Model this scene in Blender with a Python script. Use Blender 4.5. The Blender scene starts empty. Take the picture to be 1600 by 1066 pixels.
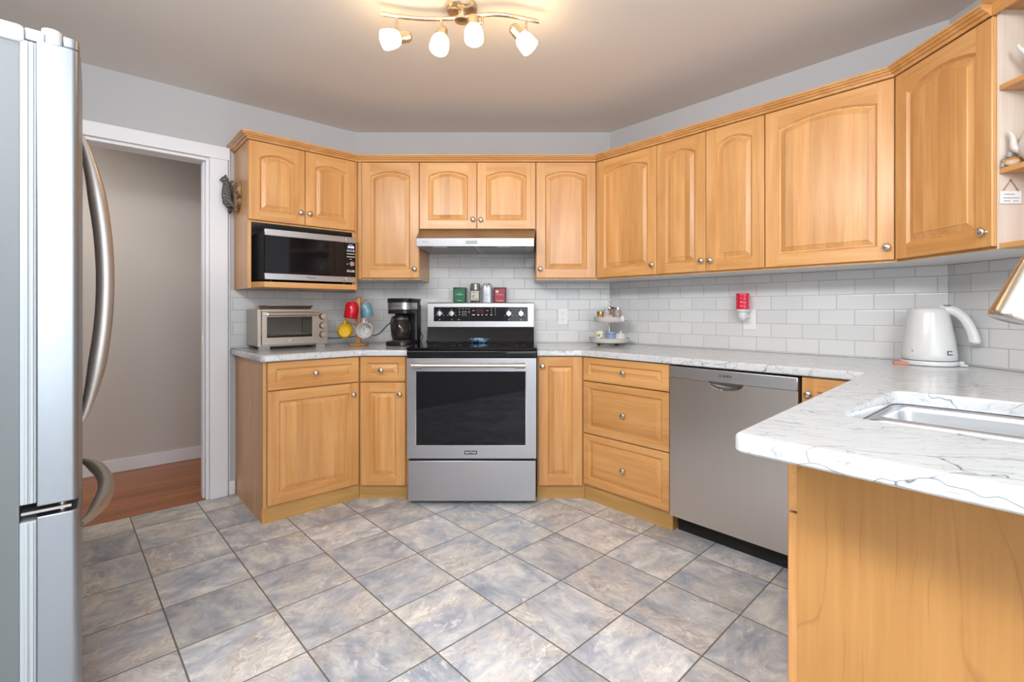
import bpy, math, random
from mathutils import Vector, Matrix
from mathutils.geometry import tessellate_polygon
random.seed(7)
SC = bpy.context.scene
COL = SC.collection
R = math.radians

# ------------------------------------------------------------------ camera, world, light, exposure
CAM_H = 1.14
cd = bpy.data.cameras.new('camera'); cam = bpy.data.objects.new('camera', cd); COL.objects.link(cam)
cam.location = (0, 0, CAM_H); cam.rotation_euler = (R(90), 0, 0)
cd.sensor_width = 36.0; cd.lens = 754.0 / 1600 * 36.0
cd.shift_x = -16.0 / 1600; cd.shift_y = -48.0 / 1600
cd.clip_start = 0.02
SC.camera = cam

w = bpy.data.worlds.new('world'); SC.world = w; w.use_nodes = True
w.node_tree.nodes['Background'].inputs[0].default_value = (0.80, 0.90, 1.0, 1)
w.node_tree.nodes['Background'].inputs[1].default_value = 1.0

SC.view_settings.view_transform = 'Standard'
SC.view_settings.look = 'None'
SC.view_settings.gamma = 1.0
SC.view_settings.use_curve_mapping = False
SC.view_settings.exposure = 0.57

# plan frames: (origin on the wall at floor, angle of the local x axis); local y points into the wall
C1 = Vector((-1.2205, 3.526)); C2 = Vector((0.6407, 3.526)); R1 = Vector((1.907, 2.155))
A_L = 42.4; A_B = 0.0; A_R = math.degrees(math.atan2(R1.y - C2.y, R1.x - C2.x)); A_S = -90.0
FR = {'L': (C1, A_L), 'B': (C1, A_B), 'R': (C2, A_R), 'S': (R1, A_S)}
TL = math.tan(R(A_L) / 2); TR = math.tan(R(-A_R) / 2); TS = math.tan(R(90 + A_R) / 2)
LB = C2.x - C1.x; LR = (R1 - C2).length

def W(fr, x, d, z=None):
    o, a = FR[fr]
    ex = Vector((math.cos(R(a)), math.sin(R(a)))); ey = Vector((-math.sin(R(a)), math.cos(R(a))))
    p = o + ex * x - ey * d
    return (p.x, p.y) if z is None else (p.x, p.y, z)

def area(name, loc, target, sx, sy, power, col):
    l = bpy.data.lights.new(name, 'AREA'); l.shape = 'RECTANGLE'; l.size = sx; l.size_y = sy
    l.energy = power; l.color = col
    o = bpy.data.objects.new(name, l); COL.objects.link(o)
    o.location = loc
    o.rotation_euler = (Vector(target) - Vector(loc)).to_track_quat('-Z', 'Y').to_euler()
    return o
# daylight entering through the dining-room rear and side windows behind the camera; the left one is added fill
area('daylight_rear', W('L', -1.0, 6.25, 1.35), W('L', -0.9, 2.0, 1.05), 2.0, 1.7, 28, (0.90, 0.95, 1.0))
area('daylight_side', (2.42, -0.62, 1.45), (-0.6, 1.6, 1.0), 1.3, 1.2, 4, (0.90, 0.95, 1.0))
area('fill_left', W('L', -2.2, 4.95, 1.50), W('L', 1.2, 2.2, 1.15), 1.9, 1.5, 18, (0.93, 0.97, 1.0))  # added fill at an invented window, brightens the right-hand wall and cabinets
# hall ceiling lamp beyond the doorway, and two added, unseen fill lights standing in for ceiling-bounced flash
area('hall_lamp', W('L', -2.1, -0.5, 2.36), W('L', -2.1, -0.5, 0), 0.5, 0.4, 7, (1.0, 0.86, 0.70))
area('flash_fill', (0.25, -1.35, 2.29), (0.25, 2.6, 0.45), 1.4, 0.35, 35, (0.96, 0.98, 1.0))
area('flash_fill', (-0.95, 0.05, 2.29), (1.05, 2.3, 0.55), 1.7, 0.35, 32, (0.96, 0.98, 1.0))

# ------------------------------------------------------------------ mesh helpers
class MB:
    def __init__(s): s.v = []; s.f = []; s.m = []
    def add(s, verts, faces, m=0):
        b = len(s.v); s.v += [tuple(p) for p in verts]
        for f in faces: s.f.append(tuple(b + i for i in f)); s.m.append(m)
        return s
    def quad(s, a, b, c, d, m=0): return s.add([a, b, c, d], [(0, 1, 2, 3)], m)
    def box(s, x0, x1, y0, y1, z0, z1, m=0):
        return s.add([(x0, y0, z0), (x1, y0, z0), (x1, y1, z0), (x0, y1, z0), (x0, y0, z1), (x1, y0, z1), (x1, y1, z1), (x0, y1, z1)],
                     [(0, 3, 2, 1), (4, 5, 6, 7), (0, 1, 5, 4), (1, 2, 6, 5), (2, 3, 7, 6), (3, 0, 4, 7)], m)
    def prism(s, poly, z0, z1, m=0, axis='z'):
        n = len(poly)
        def P(p, t):
            return {'z': (p[0], p[1], t), 'x': (t, p[0], p[1]), 'y': (p[0], t, p[1])}[axis]
        vs = [P(p, z0) for p in poly] + [P(p, z1) for p in poly]
        return s.add(vs, [tuple(range(n))[::-1], tuple(range(n, 2 * n))] + [(i, (i + 1) % n, n + (i + 1) % n, n + i) for i in range(n)], m)
    def loft(s, loops, closed=True, cap0=False, cap1=False, m=0):
        n = len(loops[0]); vs = [p for l in loops for p in l]; fs = []
        for k in range(len(loops) - 1):
            for i in range(n if closed else n - 1):
                j = (i + 1) % n
                fs.append((k * n + i, k * n + j, (k + 1) * n + j, (k + 1) * n + i))
        if cap0: fs.append(tuple(range(n))[::-1])
        if cap1: fs.append(tuple(range((len(loops) - 1) * n, len(loops) * n)))
        return s.add(vs, fs, m)
    def lathe(s, prof, loc=(0, 0, 0), axis=(0, 0, 1), n=24, m=0, sx=1.0, sy=1.0):
        q = Vector((0, 0, 1)).rotation_difference(Vector(axis).normalized()).to_matrix(); L = Vector(loc)
        loops = []
        for r, z in prof:
            loops.append([tuple(L + q @ Vector((max(r, 1e-5) * sx * math.cos(2 * math.pi * i / n), max(r, 1e-5) * sy * math.sin(2 * math.pi * i / n), z))) for i in range(n)])
        return s.loft(loops, True, prof[0][0] > 1e-4, prof[-1][0] > 1e-4, m)
    def cyl(s, p0, p1, r0, r1=None, n=20, m=0):
        r1 = r0 if r1 is None else r1
        p0 = Vector(p0); p1 = Vector(p1)
        return s.lathe([(r0, 0), (r1, (p1 - p0).length)], p0, p1 - p0, n, m)
    def tube(s, pts, r, n=10, m=0, caps=True, flat=1.0, up=None):
        pts = [Vector(p) for p in pts]; loops = []; nrm = None
        for i, p in enumerate(pts):
            t = (pts[min(i + 1, len(pts) - 1)] - pts[max(i - 1, 0)]).normalized()
            if up is not None: nrm = Vector(up) - t * Vector(up).dot(t)
            elif nrm is None:
                a = Vector((0, 0, 1)) if abs(t.z) < 0.9 else Vector((1, 0, 0)); nrm = a - t * a.dot(t)
            else: nrm = nrm - t * nrm.dot(t)
            nrm = nrm.normalized(); b = t.cross(nrm)
            rr = r[i] if isinstance(r, (list, tuple)) else r
            loops.append([tuple(p + nrm * (rr * flat * math.cos(2 * math.pi * k / n)) + b * (rr * math.sin(2 * math.pi * k / n))) for k in range(n)])
        return s.loft(loops, True, caps, caps, m)
    def sphere(s, c, r, n=16, m=0, sc=(1, 1, 1)):
        loops = []
        for k in range(n // 2 + 1):
            a = -math.pi / 2 + math.pi * k / (n // 2)
            rr = max(math.cos(a), 1e-4)
            loops.append([(c[0] + r * sc[0] * rr * math.cos(2 * math.pi * i / n), c[1] + r * sc[1] * rr * math.sin(2 * math.pi * i / n), c[2] + r * sc[2] * math.sin(a)) for i in range(n)])
        return s.loft(loops, True, True, True, m)
    def rbox(s, x0, x1, y0, y1, z0, z1, r=0.01, seg=4, m=0, axis='z'):
        """box whose edges along one axis are rounded"""
        if axis == 'z': poly = round_poly([(x0, y0), (x1, y0), (x1, y1), (x0, y1)], r, seg); return s.prism(poly, z0, z1, m, 'z')
        if axis == 'y': poly = round_poly([(x0, z0), (x1, z0), (x1, z1), (x0, z1)], r, seg); return s.prism(poly, y0, y1, m, 'y')
        poly = round_poly([(y0, z0), (y1, z0), (y1, z1), (y0, z1)], r, seg); return s.prism(poly, x0, x1, m, 'x')
    def build_split(s, name, mats, parent=None, **k):
        """one object per connected piece"""
        par = list(range(len(s.v)))
        def find(i):
            while par[i] != i: par[i] = par[par[i]]; i = par[i]
            return i
        for f in s.f:
            for i in f[1:]: par[find(i)] = find(f[0])
        groups = {}
        for f, m in zip(s.f, s.m): groups.setdefault(find(f[0]), []).append((f, m))
        out = []
        for g in groups.values():
            b = MB(); ids = {}
            for f, m in g:
                for i in f:
                    if i not in ids: ids[i] = len(b.v); b.v.append(s.v[i])
                b.f.append(tuple(ids[i] for i in f)); b.m.append(m)
            out.append(b.build(name, mats, parent, **k))
        return out
    def build(s, name, mats, parent=None, loc=None, rz=None, angle=35, bevel=None, seg=2):
        me = bpy.data.meshes.new(name); me.from_pydata(s.v, [], s.f)
        if not isinstance(mats, (list, tuple)): mats = [mats]
        for m_ in mats: me.materials.append(m_)
        for i, p in enumerate(me.polygons): p.material_index = s.m[i]
        import bmesh
        bm = bmesh.new(); bm.from_mesh(me)
        bmesh.ops.recalc_face_normals(bm, faces=bm.faces)
        bm.to_mesh(me); bm.free()
        me.shade_smooth(); me.set_sharp_from_angle(angle=R(angle))
        o = bpy.data.objects.new(name, me); COL.objects.link(o)
        if parent is not None: o.parent = parent
        if loc is not None: o.location = loc
        if rz is not None: o.rotation_euler = (0, 0, rz)
        if bevel:
            b = o.modifiers.new('bevel', 'BEVEL'); b.width = bevel; b.segments = seg; b.limit_method = 'ANGLE'; b.angle_limit = R(40)
            b.harden_normals = False
        return o

def round_poly(pts, r, seg=5):
    out = []; n = len(pts)
    for i in range(n):
        p = Vector(pts[i]); a = Vector(pts[i - 1]); b = Vector(pts[(i + 1) % n])
        ri = r[i] if isinstance(r, (list, tuple)) else r
        if ri <= 0: out.append(tuple(p)); continue
        u = (a - p).normalized(); v = (b - p).normalized()
        ang = math.acos(max(-1, min(1, u.dot(v)))); t = ri / math.tan(ang / 2)
        t = min(t, (a - p).length * 0.49, (b - p).length * 0.49); rr = t * math.tan(ang / 2)
        c = p + (u + v).normalized() * (rr / math.sin(ang / 2))
        s0 = p + u * t - c; s1 = p + v * t - c
        a0 = math.atan2(s0.y, s0.x); da = math.atan2(s1.y, s1.x) - a0
        while da > math.pi: da -= 2 * math.pi
        while da < -math.pi: da += 2 * math.pi
        for k in range(seg + 1):
            q = a0 + da * k / seg; out.append((c.x + rr * math.cos(q), c.y + rr * math.sin(q)))
    return out

def offset_path(pts, d, closed=False):
    """offset to the right of travel"""
    n = len(pts); out = []
    for i in range(n):
        p = Vector(pts[i]); ns = []
        if closed or i > 0: t = (p - Vector(pts[i - 1])).normalized(); ns.append(Vector((t.y, -t.x)))
        if closed or i < n - 1: t = (Vector(pts[(i + 1) % n]) - p).normalized(); ns.append(Vector((t.y, -t.x)))
        if len(ns) == 2:
            m = ns[0] + ns[1]; m = m / (1 + ns[0].dot(ns[1])); q = p + m * d
        else: q = p + ns[0] * d
        out.append((q.x, q.y))
    return out

def props(o, label=None, cat=None, group=None, kind=None):
    if label: o['label'] = label
    if cat: o['category'] = cat
    if group: o['group'] = group
    if kind: o['kind'] = kind
    return o
def thing(name, label, cat, loc=(0, 0, 0), rz=0.0, group=None):
    o = bpy.data.objects.new(name, None); COL.objects.link(o); o.empty_display_size = 0.05
    o.location = loc; o.rotation_euler = (0, 0, rz)
    return props(o, label, cat, group)
def fthing(fr, name, label, cat, group=None, x=0, d=0, z=0, turn=0):
    a = FR[fr][1]
    return thing(name, label, cat, W(fr, x, d, z), R(a + turn), group)
def struct(o, label=None): return props(o, label, None, None, 'structure')
def fstruct(fr, mb, name, mats, label=None, **k):
    a = FR[fr][1]; o = mb.build(name, mats, None, (FR[fr][0].x, FR[fr][0].y, 0), R(a), **k)
    return struct(o, label)

def lettering(txt, size, mat, parent, loc, name='lettering', rot=(90, 0, 0), extrude=0.0004, align='CENTER', bold=0.0, sx=1.0):
    c = bpy.data.curves.new(name, 'FONT'); c.body = txt; c.size = size; c.extrude = extrude; c.align_x = align; c.align_y = 'CENTER'
    c.offset = bold
    t = bpy.data.objects.new('tmp', c); COL.objects.link(t)
    bpy.context.view_layer.update()
    me = bpy.data.meshes.new_from_object(t.evaluated_get(bpy.context.evaluated_depsgraph_get()))
    bpy.data.objects.remove(t); me.materials.clear(); me.materials.append(mat)
    o = bpy.data.objects.new(name, me); COL.objects.link(o); o.parent = parent
    o.location = loc; o.rotation_euler = tuple(R(a) for a in rot); o.scale = (sx, 1, 1)
    return o

# ------------------------------------------------------------------ materials
def newmat(name):
    m = bpy.data.materials.new(name); m.use_nodes = True
    return m, m.node_tree, m.node_tree.nodes['Principled BSDF']
def P(name, col, rough=0.5, metal=0.0, spec=0.5, coat=0.0, alpha=1.0, trans=0.0, ior=1.45, emit=None, es=0.0):
    m, t, b = newmat(name)
    b.inputs['Base Color'].default_value = (*col, 1); b.inputs['Roughness'].default_value = rough
    b.inputs['Metallic'].default_value = metal; b.inputs['Specular IOR Level'].default_value = spec
    b.inputs['Coat Weight'].default_value = coat; b.inputs['Coat Roughness'].default_value = 0.08
    b.inputs['Alpha'].default_value = alpha; b.inputs['Transmission Weight'].default_value = trans
    b.inputs['IOR'].default_value = ior
    if emit: b.inputs['Emission Color'].default_value = (*emit, 1); b.inputs['Emission Strength'].default_value = es
    # a faint procedural unevenness of the finish
    n = t.nodes.new('ShaderNodeTexNoise'); n.inputs['Scale'].default_value = 60; n.inputs['Detail'].default_value = 2
    tc = t.nodes.new('ShaderNodeTexCoord'); t.links.new(tc.outputs['Object'], n.inputs['Vector'])
    mr = t.nodes.new('ShaderNodeMapRange'); mr.inputs['To Min'].default_value = max(rough - 0.03, 0.0); mr.inputs['To Max'].default_value = rough + 0.03
    t.links.new(n.outputs['Fac'], mr.inputs['Value']); t.links.new(mr.outputs['Result'], b.inputs['Roughness'])
    return m

class NT:
    def __init__(s, name): s.m, s.t, s.b = newmat(name)
    def n(s, typ, ins=None, **kw):
        nd = s.t.nodes.new('ShaderNode' + typ)
        for k, v in kw.items(): setattr(nd, k, v)
        for k, v in (ins or {}).items():
            if isinstance(v, bpy.types.NodeSocket): s.t.links.new(v, nd.inputs[k])
            else: nd.inputs[k].default_value = v
        return nd
    def math(s, op, a, b=0.0, c=0.0):
        nd = s.n('Math', {0: a, 1: b, 2: c}, operation=op); return nd.outputs[0]
    def mix(s, f, a, b, blend='MIX'):
        nd = s.n('Mix', data_type='RGBA', blend_type=blend)
        for k, v in ((0, f), (6, a), (7, b)):
            if isinstance(v, bpy.types.NodeSocket): s.t.links.new(v, nd.inputs[k])
            else: nd.inputs[k].default_value = v if k == 0 else (*v, 1) if len(v) == 3 else v
        return nd.outputs[2]
    def ramp(s, f, stops, interp='LINEAR'):
        nd = s.n('ValToRGB', {0: f}); cr = nd.color_ramp; cr.interpolation = interp
        while len(cr.elements) > 1: cr.elements.remove(cr.elements[-1])
        cr.elements[0].position = stops[0][0]; cr.elements[0].color = (*stops[0][1], 1) if len(stops[0][1]) == 3 else stops[0][1]
        for p, c in stops[1:]:
            e = cr.elements.new(p); e.color = (*c, 1) if len(c) == 3 else c
        return nd.outputs[0]
    def set(s, **kw):
        for k, v in kw.items():
            k = {'color': 'Base Color', 'rough': 'Roughness', 'metal': 'Metallic', 'normal': 'Normal', 'spec': 'Specular IOR Level', 'coat': 'Coat Weight', 'coatr': 'Coat Roughness'}[k]
            if isinstance(v, bpy.types.NodeSocket): s.t.links.new(v, s.b.inputs[k])
            else: s.b.inputs[k].default_value = v if not isinstance(v, tuple) else (*v, 1)
    def bump(s, h, strength=0.2, dist=0.002):
        return s.n('Bump', {'Height': h, 'Strength': strength, 'Distance': dist}).outputs[0]

WOOD_A = (0.555, 0.258, 0.078); WOOD_B = (0.680, 0.365, 0.138)
def maple(name, axis='z', staves=0.0, a=WOOD_A, b=WOOD_B, rough=0.34):
    s = NT(name)
    tc = s.n('TexCoord').outputs['Object']; oi = s.n('ObjectInfo').outputs['Random']
    off = s.n('VectorMath', {0: (7.3, 3.1, 5.7)}, operation='SCALE'); s.t.links.new(oi, off.inputs['Scale'])
    v = s.n('VectorMath', {0: tc, 1: off.outputs[0]}, operation='ADD').outputs[0]
    if staves:
        sx = s.n('SeparateXYZ', {0: v}); st = s.math('FLOOR', s.math('DIVIDE', sx.outputs[0], staves))
        wn = s.n('TexWhiteNoise', {'W': st}, noise_dimensions='1D')
        v = s.n('VectorMath', {0: v, 1: wn.outputs['Color']}, operation='ADD').outputs[0]
    sc1 = {'z': (26, 26, 1.6), 'x': (1.6, 26, 26)}[axis]; sc2 = {'z': (6, 6, 1.1), 'x': (1.1, 6, 6)}[axis]; sc3 = {'z': (160, 160, 5), 'x': (5, 160, 160)}[axis]
    n1 = s.n('TexNoise', {'Vector': s.n('Mapping', {'Vector': v, 'Scale': sc1}).outputs[0], 'Scale': 1.0, 'Detail': 4.0, 'Distortion': 0.6}).outputs['Fac']
    n2 = s.n('TexNoise', {'Vector': s.n('Mapping', {'Vector': v, 'Scale': sc2}).outputs[0], 'Scale': 1.0, 'Detail': 3.0, 'Distortion': 1.2}).outputs['Fac']
    n3 = s.n('TexNoise', {'Vector': s.n('Mapping', {'Vector': v, 'Scale': sc3}).outputs[0], 'Scale': 1.0, 'Detail': 2.0}).outputs['Fac']
    f = s.math('ADD', s.math('MULTIPLY', n1, 0.35), s.math('ADD', s.math('MULTIPLY', n2, 0.45), s.math('MULTIPLY', n3, 0.20)))
    c = s.ramp(f, [(0.40, a), (0.50, tuple((x + y) / 2 for x, y in zip(a, b))), (0.60, b)])
    if staves:
        k = s.math('ADD', s.math('MULTIPLY', wn.outputs['Value'], 0.22), 0.89)
        hs = s.n('HueSaturation', {'Value': k, 'Color': c, 'Saturation': 1.0, 'Fac': 1.0, 'Hue': 0.5}); c = hs.outputs[0]
    k2 = s.math('ADD', s.math('MULTIPLY', oi, 0.10), 0.95)
    c = s.n('HueSaturation', {'Value': k2, 'Color': c, 'Saturation': 1.0, 'Fac': 1.0, 'Hue': 0.5}).outputs[0]
    s.set(color=c, rough=rough, spec=0.45, coat=0.15, coatr=0.2, normal=s.bump(n3, 0.03, 0.001))
    return s.m
M = {}
M['woodv'] = maple('maple_upright_grain', 'z')
M['woodh'] = maple('maple_level_grain', 'x')
M['woodp'] = maple('maple_panel_staves', 'z', 0.068)
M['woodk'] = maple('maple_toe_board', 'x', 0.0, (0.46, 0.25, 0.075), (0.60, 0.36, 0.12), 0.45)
def end_panel():
    s = NT('maple_veneer_cathedral')
    tc = s.n('TexCoord').outputs['Object']
    warp = s.n('TexNoise', {'Vector': tc, 'Scale': 1.8, 'Detail': 3.0}).outputs['Color']
    w_ = s.n('VectorMath', {0: warp, 1: (0.5, 0.5, 0.5)}, operation='SUBTRACT').outputs[0]
    ws = s.n('VectorMath', {0: w_, 'Scale': 0.16}, operation='SCALE').outputs[0]
    mp = s.n('Mapping', {'Vector': tc, 'Scale': (1.0, 1.6, 0.13)}).outputs[0]
    v = s.n('VectorMath', {0: mp, 1: ws}, operation='ADD').outputs[0]
    n1 = s.n('TexNoise', {'Vector': v, 'Scale': 2.0, 'Detail': 1.0}).outputs['Fac']
    fr = s.math('FRACT', s.math('MULTIPLY', n1, 24.0))
    line = s.ramp(fr, [(0.0, (1, 1, 1)), (0.05, (0.1, 0.1, 0.1)), (0.30, (0, 0, 0)), (0.94, (0, 0, 0)), (1.0, (0.5, 0.5, 0.5))])
    brk = s.ramp(s.n('TexNoise', {'Vector': tc, 'Scale': 5.0, 'Detail': 2.0}).outputs['Fac'], [(0.36, (0, 0, 0)), (0.52, (1, 1, 1))])
    lm = s.math('MULTIPLY', line, brk)
    fine = s.n('TexNoise', {'Vector': s.n('Mapping', {'Vector': tc, 'Scale': (90, 90, 4)}).outputs[0], 'Scale': 1.0, 'Detail': 2.0}).outputs['Fac']
    blot = s.n('TexNoise', {'Vector': s.n('Mapping', {'Vector': tc, 'Scale': (4, 4, 2)}).outputs[0], 'Scale': 1.0, 'Detail': 3.0}).outputs['Fac']
    f = s.math('ADD', s.math('MULTIPLY', fine, 0.4), s.math('MULTIPLY', blot, 0.6))
    c = s.ramp(f, [(0.3, (0.42, 0.195, 0.050)), (0.7, (0.53, 0.265, 0.080))])
    c = s.mix(s.math('MULTIPLY', lm, 0.50), c, (0.25, 0.105, 0.026))
    s.set(color=c, rough=0.36, spec=0.4, coat=0.1)
    return s.m
M['woodend'] = end_panel()
M['woodside'] = maple('maple_side_veneer', 'z', 0.0, (0.42, 0.26, 0.14), (0.50, 0.33, 0.19), 0.42)
M['melamine'] = P('white_melamine', (0.72, 0.72, 0.70), 0.35)
M['shelfwhite'] = P('pale_shelf_lining', (0.80, 0.74, 0.68), 0.4)

def steel(name, col=(0.62, 0.62, 0.62), rough=0.30, axis='x', amt=0.10):
    s = NT(name)
    tc = s.n('TexCoord').outputs['Object']
    sc = {'x': (2.5, 300, 300), 'z': (300, 300, 2.5)}[axis]
    n = s.n('TexNoise', {'Vector': s.n('Mapping', {'Vector': tc, 'Scale': sc}).outputs[0], 'Scale': 1.0, 'Detail': 3.0}).outputs['Fac']
    rr = s.math('ADD', s.math('MULTIPLY', n, amt), rough - amt / 2)
    c = s.mix(n, tuple(x * 0.94 for x in col), tuple(min(1, x * 1.05) for x in col))
    s.set(color=c, rough=rr, metal=1.0, normal=s.bump(n, 0.05, 0.0005))
    return s.m
M['steel'] = steel('brushed_steel', (0.50, 0.51, 0.53), 0.32)
M['steelh'] = steel('brushed_steel_hood', (0.40, 0.40, 0.41), 0.36)
M['steelv'] = steel('brushed_steel_upright', (0.66, 0.62, 0.58), 0.36, 'z')
M['steelf'] = steel('fridge_steel', (0.34, 0.37, 0.40), 0.38)
M['steellight'] = steel('pale_brushed_strip', (0.66, 0.67, 0.69), 0.36)
M['steelfine'] = steel('satin_steel_sink', (0.62, 0.64, 0.66), 0.34)
M['nickel'] = P('satin_nickel', (0.62, 0.58, 0.53), 0.26, 1.0)
M['handle'] = steel('satin_handle_metal', (0.50, 0.47, 0.44), 0.40, 'z')
M['chrome'] = P('bright_chrome', (0.75, 0.75, 0.75), 0.12, 1.0)
M['brass'] = P('warm_satin_metal', (0.62, 0.52, 0.40), 0.28, 1.0)
M['black'] = P('black_plastic', (0.012, 0.012, 0.013), 0.32)
M['blackm'] = P('matt_black', (0.010, 0.010, 0.010), 0.6)
M['gloss'] = P('black_glass', (0.005, 0.005, 0.007), 0.05, 0.0, 0.45, 0.0)
M['dkgrey'] = P('dark_grey_plastic', (0.07, 0.07, 0.075), 0.4)
M['grey'] = P('grey_enamel', (0.30, 0.31, 0.32), 0.45)
M['white'] = P('white_gloss', (0.66, 0.665, 0.665), 0.18)
M['whitep'] = P('white_plastic', (0.78, 0.78, 0.76), 0.35)
M['paintw'] = P('white_trim_paint', (0.83, 0.83, 0.86), 0.35)
M['ovenfront'] = P('black_oven_glass', (0.004, 0.004, 0.006), 0.012, 0.0, 0.40)
M['mark'] = P('white_marking', (0.75, 0.76, 0.78), 0.5)
M['markd'] = P('dark_marking', (0.03, 0.03, 0.035), 0.5)
M['navy'] = P('navy_badge', (0.025, 0.03, 0.05), 0.4)
M['lcd'] = P('grey_green_display', (0.24, 0.30, 0.28), 0.2)
M['led'] = P('blue_lit_digits', (0.1, 0.1, 0.3), 0.4, emit=(0.35, 0.35, 1.0), es=4.0)
M['redlcd'] = P('dim_red_display', (0.05, 0.008, 0.012), 0.15)
M['glass'] = P('clear_glass', (0.9, 0.9, 0.9), 0.03, alpha=0.22)
M['ovenglass'] = P('smoked_oven_glass', (0.02, 0.02, 0.015), 0.06, alpha=0.35)
M['smoke'] = P('smoky_carafe_glass', (0.035, 0.028, 0.026), 0.04, alpha=0.50)

def wallpaint(name, col, rough=0.75):
    s = NT(name); tc = s.n('TexCoord').outputs['Object']
    n = s.n('TexNoise', {'Vector': tc, 'Scale': 180.0, 'Detail': 3.0}).outputs['Fac']
    n2 = s.n('TexNoise', {'Vector': tc, 'Scale': 1.5, 'Detail': 2.0}).outputs['Fac']
    s.set(color=s.mix(n2, tuple(x * 0.97 for x in col), tuple(x * 1.03 for x in col)), rough=rough, spec=0.25, normal=s.bump(n, 0.05, 0.001))
    return s.m
M['wall'] = wallpaint('cool_grey_wall_paint', (0.50, 0.50, 0.515))
M['hallwall'] = wallpaint('beige_hall_paint', (0.62, 0.57, 0.53))
M['ceil'] = wallpaint('warm_ceiling_paint', (0.86, 0.82, 0.775))

def tiles(name, x0):
    s = NT(name); tc = s.n('TexCoord').outputs['Object']; sp = s.n('SeparateXYZ', {0: tc})
    u = s.math('DIVIDE', s.math('SUBTRACT', sp.outputs[2], 0.9108), 0.077)
    row = s.math('FLOOR', u); fu = s.math('FRACT', u)
    par = s.math('MODULO', s.math('ADD', row, 20.0), 2.0)
    c = s.math('DIVIDE', s.math('SUBTRACT', s.math('SUBTRACT', sp.outputs[0], x0), s.math('MULTIPLY', par, 0.079)), 0.158)
    cell = s.math('FLOOR', c); fc = s.math('FRACT', c)
    du = s.math('MULTIPLY', s.math('MINIMUM', fu, s.math('SUBTRACT', 1.0, fu)), 0.077)
    dc = s.math('MULTIPLY', s.math('MINIMUM', fc, s.math('SUBTRACT', 1.0, fc)), 0.158)
    d = s.math('MINIMUM', du, dc)
    g = s.n('MapRange', {'Value': d, 'From Min': 0.0010, 'From Max': 0.0022}).outputs[0]
    rnd = s.n('TexWhiteNoise', {'Vector': s.n('CombineXYZ', {0: cell, 1: row}).outputs[0]})
    tone = s.mix(rnd.outputs['Value'], (0.62, 0.62, 0.62), (0.68, 0.68, 0.675))
    s.set(color=s.mix(g, (0.42, 0.415, 0.41), tone), rough=s.n('MapRange', {'Value': g, 'To Min': 0.8, 'To Max': 0.16}).outputs[0], spec=0.35)
    h = s.n('MapRange', {'Value': d, 'From Min': 0.0008, 'From Max': 0.0045}).outputs[0]
    wav = s.n('TexNoise', {'Vector': tc, 'Scale': 14.0, 'Detail': 1.0}).outputs['Fac']
    s.set(normal=s.bump(s.math('ADD', h, s.math('MULTIPLY', wav, 0.25)), 0.35, 0.0016))
    return s.m

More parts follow.
